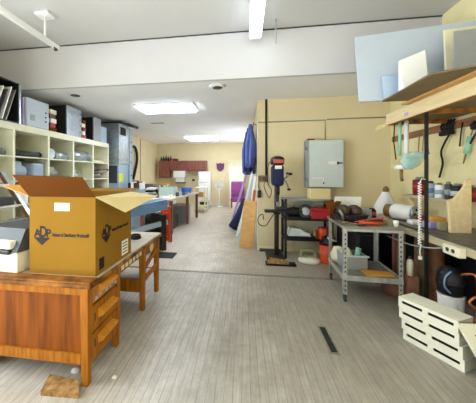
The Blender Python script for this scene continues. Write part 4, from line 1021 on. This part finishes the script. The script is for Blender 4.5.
t = thing('brown_funnel', (1.24, 3.95, CT), 'tan cardboard funnel standing on the cart corner', 'funnel')
MB().lathe([(0.03, 0), (0.04, 0.1), (0.12, 0.24), (0.11, 0.24), (0.03, 0.11)], (1.24, 3.93, CT), 12).build('cone', 'cardd', t)
one(MB().box(1.56, 1.72, 3.82, 3.98, CT, CT + 0.15, bev=0.02), 'meter_box', 'grey', 'grey meter box on the cart beside the dark tool', 'box')
t = thing('red_pliers', (1.53, 3.44, CT), 'bright red-handled tool at the front of the cart', 'tool')
MB().tube([(1.42, 3.5, CT + 0.02), (1.52, 3.47, CT + 0.022), (1.62, 3.46, CT + 0.02)], 0.02, 8).build('handle', 'orange', t)
MB().tube([(1.62, 3.46, CT + 0.02), (1.72, 3.47, CT + 0.02)], 0.012, 8).build('jaw', 'brass', t)
one(MB().tube([(1.24, 3.7, CT + 0.012), (1.3, 3.52, CT + 0.012), (1.42, 3.42, CT + 0.012), (1.5, 3.56, CT + 0.014), (1.6, 3.74, CT + 0.012)], 0.01, 6), 'power_cord', 'brass', 'brown power cord looping over the front of the cart top', 'cord')
one(MB().box(1.36, 1.44, 3.37, 3.41, CT, CT + 0.018, bev=0.004), 'black_clip', 'black', 'small black clip at the front edge of the cart top', 'clip')
q = MB()
for k in range(5):
    q.tube([(1.4 + 0.05 * k, 3.58, CT + 0.012 + 0.012 * k), (1.55 + 0.04 * k, 3.63 - 0.03 * k, CT + 0.04 + 0.01 * k), (1.75 + 0.01 * k, 3.6 + 0.03 * k, CT + 0.012 + 0.006 * k)], 0.009, 6)
one(q, 'test_leads', 'redcord', 'tangle of pinkish red cords on the cart', 'cord')
t = thing('paper_cup', (1.8, 3.4, CT), 'small pale cup on the front cart corner', 'cup')
MB().lathe([(0.02, 0), (0.03, 0.075), (0.026, 0.075), (0.017, 0.008)], (1.79, 3.4, CT), 14).build('cup', 'vinyl', t)
t = thing('aerosol_can', (1.78, 4.0, CT), 'small black and red can behind the cart top', 'can')
MB().lathe([(0.05, 0), (0.052, 0.01), (0.052, 0.12), (0.03, 0.15)], (1.77, 3.95, CT), 14).build('body', 'black', t)
MB().lathe([(0.053, 0), (0.053, 0.05)], (1.77, 3.95, CT + 0.05), 14).build('band', 'redcord', t)

# ------------------------------------------------------------------ right side: black post, benches, overhead shelf
t = thing('slotted_post', (2.0, 3.25, 0), 'black slotted steel post carrying the overhead shelf', 'post')
l = MB(); l.box(1.985, 2.026, 3.22, 3.226, 0, 2.235); l.box(2.02, 2.026, 3.22, 3.25, 0, 2.235); l.mi = 1
for k in range(26): l.box(1.995, 2.01, 3.2185, 3.2205, 0.05 + 0.083 * k, 0.08 + 0.083 * k)
l.build('angle', ['blackm', 'slot'], t)
B(1.96, 2.05, 3.2, 3.29, 0, 0.012).build('foot_plate', 'blackm', t)

t = thing('work_bench', (2.36, 2.9, 0), 'dark-topped work bench with pale front edge along the side wall', 'bench')
MB().box(2.04, 2.73, 1.6, 3.92, 0.87, 0.9, bev=0.005).build('bench_top', 'benchtop', t)
MB().box(2.03, 2.06, 1.6, 3.92, 0.79, 0.868, bev=0.004).build('front_rail', 'benchw', t)
for y in (1.7, 3.45, 3.86): B(2.06, 2.13, y - 0.035, y + 0.035, 0, 0.87).build('leg', 'olivewood', t)
B(2.68, 2.73, 1.6, 3.92, 0, 0.87).build('back_board', 'black', t)  # black board put in for the shade under the bench
B(2.13, 2.7, 3.84, 3.9, 0.0, 0.87).build('end_board', 'blackm', t)
t = thing('wooden_bench', (2.4, 4.6, 0), 'wooden bench in the corner carrying the jug and motor', 'bench')
MB().box(2.06, 2.73, 3.95, 5.36, 0.85, 0.885, bev=0.004).build('bench_top', 'benchw', t)
for x in (2.1, 2.68):
    for y in (4.0, 5.3): B(x - 0.03, x + 0.03, y - 0.03, y + 0.03, 0, 0.85).build('leg', 'cabw', t)
B(2.12, 2.7, 5.3, 5.34, 0.1, 0.8).build('back_board', 'black', t)  # black board standing for the shade beneath the corner bench
one(MB().box(2.2, 2.7, 4.1, 5.1, 0, 0.6, bev=0.03), 'dark_filler_chest', 'blackm', 'added black chest darkening the space under the corner bench', 'chest')  # chest added to keep the space beneath the bench black

t = thing('bench_outlet', (2.0, 2.83, 0.78), 'cream outlet box on the front edge of the bench', 'outlet')
MB().box(1.965, 2.028, 2.72, 2.93, 0.765, 0.86, bev=0.01).build('box', 'cream', t)
MB().tube([(1.964, 2.79, 0.815), (1.96, 2.79, 0.815)], 0.02, 12).tube([(1.964, 2.86, 0.815), (1.96, 2.86, 0.815)], 0.02, 12).build('socket', 'dark', t)
MB().tube([(1.99, 2.92, 0.81), (1.95, 3.1, 0.76), (1.92, 3.4, 0.72), (1.9, 3.8, 0.72)], 0.008, 6).build('conduit', 'grey', t)

# overhead shelf
SZ0, SZ1 = 2.24, 2.39
t = thing('overhead_shelf', (2.36, 3.0, SZ0), 'pale plywood overhead shelf with dark underside', 'shelf')
MB().box(1.98, 2.0, 1.4, 4.0, SZ0, SZ1).build('fascia', 'ply', t)
MB().box(2.0, 2.74, 1.4, 4.0, SZ0 + 0.05, SZ0 + 0.075).build('deck', 'olivewood', t)
B(2.0, 2.04, 1.4, 4.0, SZ0 - 0.005, SZ0 + 0.05).build('bearer', 'oakd', t)
for y in (2.4, 3.3, 3.94): B(2.04, 2.74, y - 0.02, y + 0.02, SZ0 - 0.005, SZ0 + 0.05).build('joist', 'oakd', t)
B(1.999, 2.74, 3.98, 4.0, SZ0 + 0.075, SZ1).build('end_board', 'ply', t)
B(1.9785, 1.98, 3.5, 3.58, SZ0 + 0.03, SZ0 + 0.07).build('sticker', 'lav', t)
one(MB().slab([(1.98, 4.0, SZ0 + 0.02), (1.97, 4.22, SZ0 + 0.03), (1.985, 4.32, SZ0 - 0.03), (1.99, 4.0, SZ0 - 0.02)], 0.02).box(1.98, 2.2, 4.0, 4.03, SZ0 - 0.02, SZ0 + 0.04), 'wood_offcut', 'cardi', 'split yellow offcut at the end of the overhead shelf', 'wood')
# tilted sheets lying on the shelf
one(MB().slab([(1.9, 1.9, SZ1 + 0.002), (2.7, 1.9, SZ1 + 0.002), (2.7, 3.5, SZ1 + 0.002), (1.9, 3.5, SZ1 + 0.002)], 0.018), 'plywood_sheet', 'tan', 'tan plywood sheet lying on the overhead shelf', 'sheet')
one(MB().slab([(1.63, 3.38, SZ1 + 0.022), (1.6, 2.52, SZ1 + 0.022), (2.5, 1.95, SZ1 + 0.022), (2.65, 2.3, SZ1 + 0.022), (2.65, 3.38, SZ1 + 0.022)], 0.016), 'glazed_sheet', 'olivewood', 'olive sheet overhanging the front of the overhead shelf', 'sheet')

# standing sheets
t = one(MB().hexa([(1.385, 3.4, 2.43), (2.66, 3.28, 2.43), (2.66, 3.31, 2.43), (1.385, 3.43, 2.43)], [(1.345, 3.42, 3.23), (2.66, 3.3, 3.27), (2.66, 3.33, 3.27), (1.345, 3.45, 3.23)]), 'enamel_sheet', 'coolwhite', 'large white panel standing out past the overhead shelf', 'panel')
one(MB().hexa([(2.2, 3.2, 2.43), (2.7, 3.16, 2.43), (2.7, 3.19, 2.43), (2.2, 3.23, 2.43)], [(2.2, 3.24, 3.15), (2.7, 3.2, 3.17), (2.7, 3.23, 3.17), (2.2, 3.27, 3.15)]), 'cream_sheet', 'cream', 'cream panel standing between the white and grey panels', 'panel')
one(MB().hexa([(2.17, 3.06, 2.43), (2.7, 3.02, 2.43), (2.7, 3.04, 2.43), (2.17, 3.08, 2.43)], [(2.2, 3.1, 3.06), (2.7, 3.06, 3.07), (2.7, 3.08, 3.07), (2.2, 3.12, 3.06)]), 'grey_sheet', 'grey', 'grey panel with ragged edge standing on the overhead shelf', 'panel')
one(MB().hexa([(1.62, 3.3, 2.43), (1.83, 3.3, 2.43), (1.83, 3.32, 2.43), (1.62, 3.32, 2.43)], [(1.61, 3.33, 2.7), (1.82, 3.33, 2.7), (1.82, 3.35, 2.7), (1.61, 3.35, 2.7)]), 'glass_plate', 'mirror', 'small sky-blue glass plate before the white panel', 'glass')
one(MB().hexa([(1.74, 3.14, 2.43), (1.97, 3.12, 2.43), (1.97, 3.24, 2.43), (1.74, 3.26, 2.43)], [(1.72, 3.19, 2.82), (1.96, 3.17, 2.91), (1.96, 3.2, 2.91), (1.72, 3.22, 2.82)]), 'paper_sack', 'white', 'crumpled white bag on the overhead shelf', 'bag')

# wall strip, hanging cords, tools on the right wall
one(B(2.72, 2.745, 2.2, 5.3, 2.14, 2.24), 'wood_strip', 'brownw', 'long brown wood strip on the side wall with cords hung on it', 'strip')
t = thing('cord_bundle', (2.68, 3.9, 2.1), 'black cords bunched on hooks of the wood strip', 'cord')
q = MB()
for k in range(5): q.tube([(2.71, 3.82 + 0.05 * k, 2.27), (2.68, 3.82 + 0.05 * k, 2.2), (2.69, 3.84 + 0.04 * k, 2.12)], 0.014, 6)
q.build('hook_loops', 'rubber', t)
MB().box(2.66, 2.715, 3.82, 4.04, 2.07, 2.13, bev=0.015).build('clump', 'rubber', t)
MB().tube([(2.69, 3.86, 2.1), (2.69, 3.96, 1.98), (2.69, 4.03, 1.85), (2.69, 4.0, 1.7), (2.69, 4.06, 1.5)], 0.012, 6).build('long_cord', 'rubber', t)
for k, (y, z0, m_, lb) in enumerate(((3.7, 1.9, 'rubber', 'short dark cord hanging from the wood strip'), (4.5, 1.75, 'brass', 'brass rod tool hanging beside the black post'), (4.4, 1.8, 'steeld', 'thin steel rod hanging beside the brass rod'))):
    one(MB().tube([(2.71, y, 2.2), (2.7, y + 0.01, 2.05), (2.7, y + 0.03, z0)], 0.009, 6), 'hanging_tool', m_, lb, 'tool')
t = thing('caulking_gun', (2.68, 3.6, 1.7), 'green-grey caulking gun hanging on the side wall', 'caulking gun')
MB().tube([(2.69, 3.56, 2.0), (2.69, 3.62, 1.8)], 0.028, 10).build('barrel', 'mint', t)
MB().tube([(2.69, 3.62, 1.8), (2.69, 3.66, 1.68)], 0.012, 8, r2=0.006).build('nozzle', 'olivewood', t)
MB().tube([(2.69, 3.5, 2.14), (2.69, 3.55, 2.01)], 0.008, 6).build('rod', 'steeld', t)
t = thing('hanging_tool', (2.66, 3.42, 2.1), 'dark round tool hanging at the strip beside the caulking gun', 'tool')
MB().lathe([(0.0, 0), (0.06, 0.01), (0.07, 0.06), (0.04, 0.1), (0, 0.11)], (2.66, 3.42, 2.06), 14).build('body', 'rubber', t)
MB().tube([(2.68, 3.44, 2.06), (2.69, 3.56, 1.92), (2.69, 3.62, 1.88)], 0.012, 6).build('tail', 'rubber', t)

# white lamp on the shelf end, plastic bag
t = thing('hanging_lamp', (2.12, 3.92, 1.62), 'white upside-down lamp hanging from the overhead shelf', 'lamp')
MB().tube([(2.17, 3.88, 2.289), (2.17, 3.88, 1.66)], 0.028, 10).build('arm', 'white', t)
MB().tube([(2.1, 3.9, 2.289), (2.1, 3.9, 1.8)], 0.02, 8).build('tube', 'mint', t)
MB().lathe([(0.0, 0.0), (0.085, 0.005), (0.09, 0.035), (0.06, 0.06), (0, 0.065)], (2.12, 3.9, 1.61), 20).build('disc', 'white', t)
MB().tube([(2.05, 3.93, 2.23), (2.05, 3.95, 2.0), (2.08, 3.95, 1.75)], 0.008, 6).build('cord', 'rubber', t)
MB().tube([(2.12, 3.9, 1.61), (2.12, 3.9, 1.5), (2.14, 3.92, 1.46)], 0.02, 8).build('neck', 'brass', t)
t = thing('plastic_bag', (2.2, 3.8, 1.58), 'clear plastic bag with green parts hanging by the post', 'bag')
MB().lathe([(0.0, 0.0), (0.07, 0.015), (0.1, 0.08), (0.1, 0.17), (0.06, 0.25), (0.02, 0.3), (0.03, 0.34)], (1.95, 3.58, 1.66), 14, sx=1.0, sy=0.6, rot=Matrix.Rotation(R(62), 4, 'Y')).build('film', 'clearbag', t)
MB().lathe([(0.0, 0.0), (0.07, 0.01), (0.11, 0.06), (0.08, 0.14), (0.0, 0.17)], (1.98, 3.58, 1.67), 10, sx=0.7, sy=0.4, rot=Matrix.Rotation(R(62), 4, 'Y')).build('contents', 'mint', t)
MB().tube([(2.25, 3.58, 1.82), (2.24, 3.58, 2.05), (2.22, 3.6, 2.289)], 0.006, 6).build('tie', 'rubber', t)

# things on the corner bench
zb = 0.885
t = thing('plastic_jug', (2.4, 4.6, zb), 'translucent white plastic jug on the corner bench', 'jug')
MB().lathe([(0.165, 0.0), (0.18, 0.02), (0.17, 0.14), (0.1, 0.28), (0.06, 0.34), (0.055, 0.37)], (2.33, 4.72, zb), 20, sy=0.8).build('body', 'white', t)
MB().lathe([(0.045, 0), (0.045, 0.05), (0.02, 0.09)], (2.33, 4.72, zb + 0.37), 14).build('cap', 'brass', t)
t = thing('electric_motor', (2.3, 4.15, zb), 'silver electric motor lying on the corner bench', 'motor')
AX = Matrix.Rotation(R(30), 4, 'Z')
def mm(prof, m_, n_, dy=0): MB(T(2.25, 4.12, zb + 0.115) @ AX).lathe(prof, (0, 0, 0), 22, axis='Y').build(n_, m_, t)
mm([(0.0, -0.16), (0.1, -0.155), (0.11, -0.13), (0.112, 0.1), (0.1, 0.12)], 'white', 'housing')
mm([(0.1, -0.2), (0.112, -0.19), (0.112, -0.161), (0.1, -0.161)], 'steel', 'end_bell')
for k in range(6):
    a = 2 * math.pi * k / 6
    MB(T(2.25, 4.12, zb + 0.115) @ AX).tube([(0.065 * math.cos(a), -0.205, 0.065 * math.sin(a)), (0.065 * math.cos(a), -0.195, 0.065 * math.sin(a))], 0.018, 8).build('vent_hole', 'slot', t)
mm([(0.085, 0.121), (0.1, 0.13), (0.1, 0.21), (0.05, 0.24)], 'brass', 'fan_cover')
MB(T(2.25, 4.12, zb) @ AX).box(-0.09, 0.09, -0.1, 0.08, 0, 0.015, bev=0.004).build('foot', 'dark', t)
one(MB().tube([(2.2, 4.02, zb + 0.02), (2.28, 4.0, zb + 0.012), (2.36, 4.02, zb + 0.014), (2.5, 4.08, zb + 0.012)], 0.012, 6), 'motor_lead', 'brass', 'brownish lead trailing from the silver motor', 'cord')
# shelf on right wall with cans
t = thing('can_shelf', (2.55, 3.8, 1.21), 'pale wooden wall shelf with curved bracket board', 'shelf')
B(2.46, 2.745, 3.28, 4.5, 1.2, 1.235).build('shelf_board', 'benchw', t)
pts = [(2.26, 0.9), (2.46, 0.9), (2.46, 1.5), (2.42, 1.47), (2.38, 1.38), (2.3, 1.28), (2.24, 1.25)]
MB().hexa([(x, 3.24, z) for x, z in pts], [(x, 3.275, z) for x, z in pts]).build('bracket_board', 'ply', t)
pts = [(2.7, 0.9), (2.745, 0.9), (2.745, 1.2), (2.5, 1.2)]
MB().hexa([(x, 4.4, z) for x, z in pts], [(x, 4.43, z) for x, z in pts]).build('rear_bracket', 'ply', t)
cans = [(2.62, 4.36, 0.085, 0.27, 'maroon', 'dark red round can at the far end of the wall shelf'), (2.53, 3.98, 0.05, 0.22, 'bluecab', 'pale blue bottle on the wall shelf near the post'), (2.53, 3.82, 0.048, 0.2, 'white', 'white spray can on the wall shelf'),
        (2.54, 3.68, 0.04, 0.22, 'dark', 'dark spray can on the wall shelf beside the white one'), (2.56, 3.56, 0.07, 0.2, 'blackm', 'wide black can on the wall shelf'), (2.56, 3.4, 0.075, 0.19, 'maroon', 'maroon can beside the curved bracket board')]
for x, y, r0, h_, m_, lb in cans:
    t = thing('shelf_can', (x, y, 1.235), lb, 'can', 'cans on the wall shelf')
    MB().lathe([(r0 * 0.95, 0), (r0, 0.008), (r0, h_ * 0.8), (r0 * 0.9, h_ * 0.85)], (x, y, 1.235), 18).build('body', m_, t)
    MB().lathe([(r0 * 0.6, 0), (r0 * 0.6, h_ * 0.1), (r0 * 0.4, h_ * 0.15)], (x, y, 1.235 + h_ * 0.85), 14).build('cap', 'steeld' if m_ != 'bluecab' else 'dark', t)
    MB().lathe([(r0 * 1.01, 0), (r0 * 1.01, h_ * 0.3)], (x, y, 1.235 + h_ * 0.25), 18).build('label', {'maroon': 'red', 'bluecab': 'blue', 'white': 'bluecab', 'dark': 'grey', 'blackm': 'panelg'}[m_], t)
# clutter on the dark bench
zb2 = 0.9
cl = [(2.35, 3.62, 0.16, 0.12, 'orangew', 'orange carton under the wall shelf'), (2.42, 3.42, 0.1, 0.14, 'orange', 'red-orange carton beside the bracket board'), (2.22, 3.5, 0.12, 0.08, 'lav', 'lavender box at the bench front'),
      (2.3, 3.78, 0.14, 0.1, 'maroon', 'dark red box behind the lavender one'), (2.16, 3.72, 0.1, 0.06, 'white', 'small white box beside the black post'), (2.25, 3.36, 0.08, 0.1, 'olive', 'olive box under the bracket board')]
for x, y, s_, h_, m_, lb in cl: one(MB(T(x, y, zb2) @ rotz(random.uniform(-0.5, 0.5))).box(-s_ / 2, s_ / 2, -s_ / 2, s_ / 2, 0, h_, bev=0.012), 'parts_box', m_, lb, 'box', 'boxes on the dark bench')
one(MB().lathe([(0.0, 0), (0.1, 0.0), (0.14, 0.08), (0.12, 0.2), (0.13, 0.33), (0, 0.34)], (2.42, 2.75, zb2), 9, sx=0.8), 'paper_sack', 'cardd', 'brown paper sack on the dark bench', 'sack')
t = thing('tray_unit', (2.35, 2.45, zb2), 'grey trays stacked on the dark bench before the sack', 'trays')
for k in range(4): MB().box(2.22, 2.6, 2.42, 2.62, zb2 + 0.06 * k, zb2 + 0.05 + 0.06 * k, bev=0.008).build('tray', ('grey', 'dark')[k % 2], t)

# coiled cord
t = thing('coiled_cord', (1.95, 3.2, 0.7), 'white coiled cord hanging before the black post', 'cord')
pts = []
for i in range(24 * 12 + 1):
    a = 2 * math.pi * i / 12; f = i / (24 * 12); pts.append((1.925 + 0.013 * math.cos(a), 3.2 + 0.013 * math.sin(a), 1.46 - 0.7 * f))
MB().tube(pts, 0.006, 5).build('coil', 'white', t)
MB().tube([(1.925, 3.2, 1.46), (1.95, 3.205, 1.5), (1.99, 3.215, 1.49)], 0.005, 5).build('lead', 'white', t)
MB().tube([(1.938, 3.2, 0.76), (1.925, 3.2, 0.7), (1.93, 3.2, 0.64)], 0.007, 6).build('tail', 'white', t)
MB().box(1.915, 1.945, 3.185, 3.215, 0.6, 0.64, bev=0.006).build('plug', 'white', t)

# under the bench
one(MB().lathe([(0.14, 0), (0.145, 0.02), (0.145, 0.72), (0.12, 0.76), (0.0, 0.77)], (2.28, 3.62, 0), 22), 'rusty_tank', 'rust', 'rusty brown tank standing under the bench by the post', 'tank')
one(MB().lathe([(0.0, 0), (0.16, 0.01), (0.18, 0.1), (0.13, 0.22), (0.05, 0.27), (0, 0.27)], (1.95, 3.66, 0), 14), 'brown_sack', 'brownsack', 'brown lumpy sack on the floor behind the post', 'sack')
one(MB().box(1.87, 1.99, 3.31, 3.46, 0, 0.36, bev=0.008), 'tool_crate', 'rust', 'brown crate on the floor beside the black post', 'crate')
t = thing('oil_bottle', (1.93, 3.38, 0.36), 'slim pale yellow bottle on a brown crate beside the post', 'bottle')
MB().lathe([(0.035, 0), (0.035, 0.14), (0.03, 0.17), (0.018, 0.19)], (1.93, 3.38, 0.36), 12).build('body', 'cream', t)
MB().lathe([(0.016, 0), (0.016, 0.03)], (1.93, 3.38, 0.55), 10).build('cap', 'dark', t)
t = thing('white_bucket', (2.1, 2.95, 0), 'white bucket holding the black compressor under the bench', 'bucket')
MB().lathe([(0.085, 0), (0.09, 0.01), (0.105, 0.33), (0.095, 0.33), (0.08, 0.02)], (2.07, 2.97, 0), 22).build('pail', 'white', t)
MB().torus((2.07, 2.97, 0.33), 0.105, 0.008).build('rim', 'white', t)
t = thing('compressor', (2.13, 2.95, 0.37), 'black compressor dome with copper pipes on the white bucket', 'compressor')
MB().lathe([(0.08, 0.0), (0.108, 0.02), (0.114, 0.13), (0.108, 0.2), (0.07, 0.26), (0.0, 0.28)], (2.07, 2.97, 0.338), 24).build('dome', 'black', t)
MB().lathe([(0.114, 0), (0.119, 0.01), (0.114, 0.02)], (2.07, 2.97, 0.45), 24).build('seam', 'blackm', t)
MB().tube([(2.1, 2.89, 0.56), (2.13, 2.8, 0.6), (2.14, 2.76, 0.58), (2.14, 2.75, 0.45), (2.12, 2.72, 0.3), (2.08, 2.7, 0.2)], 0.011, 8).build('copper_pipe', 'copper', t)
MB().tube([(2.22, 2.74, 0.45), (2.1, 2.72, 0.42), (2.05, 2.72, 0.36), (2.12, 2.68, 0.3), (2.2, 2.66, 0.3)], 0.011, 8).build('copper_pipe', 'copper', t)
MB().tube([(2.0, 2.87, 0.38), (1.955, 2.88, 0.44), (1.96, 2.88, 0.53), (2.01, 2.88, 0.59)], 0.009, 8).build('blue_lead', 'blue', t)

# ------------------------------------------------------------------ stack of ivory vented covers
ang = math.atan2(-0.39, 0.21)
L_ = 0.455
slots_z = 0.042
def cover(i, x, y, z, label, rz):
    X = T(x, y, z) @ rotz(rz)
    t = thing('vented_cover', (x, y, z), label, 'vented cover', 'ivory vented covers')
    # front skin with two openings, built of strips so that the slots are real holes
    f = MB(X); hgt = 0.096; w_ = 0.2
    ua = [0.03, 0.2]; ub = [0.245, 0.425]
    f.box(0, L_, 0, 0.006, 0, slots_z - 0.0); f.box(0, L_, 0, 0.006, slots_z + 0.025, hgt)
    f.box(0, ua[0], 0, 0.006, slots_z, slots_z + 0.025); f.box(ua[1], ub[0], 0, 0.006, slots_z, slots_z + 0.025); f.box(ub[1], L_, 0, 0.006, slots_z, slots_z + 0.025)
    f.box(0, L_, 0.006, w_, hgt - 0.006, hgt); f.box(0, L_, w_ - 0.006, w_, 0, hgt - 0.006); f.box(0, 0.006, 0.006, w_ - 0.006, 0, hgt - 0.006); f.box(L_ - 0.006, L_, 0.006, w_ - 0.006, 0, hgt - 0.006)
    f.build('shell', 'vinyl', t)
    g = MB(X)
    for a, b_ in (ua, ub): g.box(a - 0.01, b_ + 0.01, 0.03, 0.035, slots_z - 0.02, slots_z + 0.035)
    g.build('slot_backing', 'slot', t)
for i, (dx, dz, lb) in enumerate(((0.01, 0, 'bottom ivory vented cover of the stack on the floor'), (0.0, 0.098, 'second ivory vented cover up in the floor stack'), (-0.018, 0.196, 'third ivory vented cover up in the floor stack'), (-0.022, 0.294, 'topmost ivory vented cover of the floor stack'))):
    cover(i, 1.47 + dx, 2.7 - dx * 0.5, dz, lb, ang)
t = thing('leaning_cover', (1.9, 2.1, 0), 'ivory slotted cover leaning against the vented stack', 'vented cover')
q = MB(); O = Vector((1.76, 2.07, 0)); U = Vector((0.98, 0.12, 0)).normalized(); Vv = (Vector((1.63, 2.26, 0.40)) - O)
n_ = U.cross(Vv).normalized() * 0.025
q.hexa([O, O + U * 0.42, O + U * 0.42 + Vv, O + Vv], [O - n_, O + U * 0.42 - n_, O + U * 0.42 + Vv - n_, O + Vv - n_]); q.build('panel', 'vinyl', t)
q = MB()
for a in (0.07, 0.25):
    for f in ((0.12, 0.42), (0.52, 0.84)):
        p0 = O + U * a + Vv * f[0]; p1 = O + U * a + Vv * f[1]; e_ = U * 0.014; off = n_ * -0.0 + n_.normalized() * 0.001
        q.hexa([p0 + off, p0 + e_ + off, p1 + e_ + off, p1 + off], [p0 - off, p0 + e_ - off, p1 + e_ - off, p1 - off])
q.build('slot', 'slot', t)
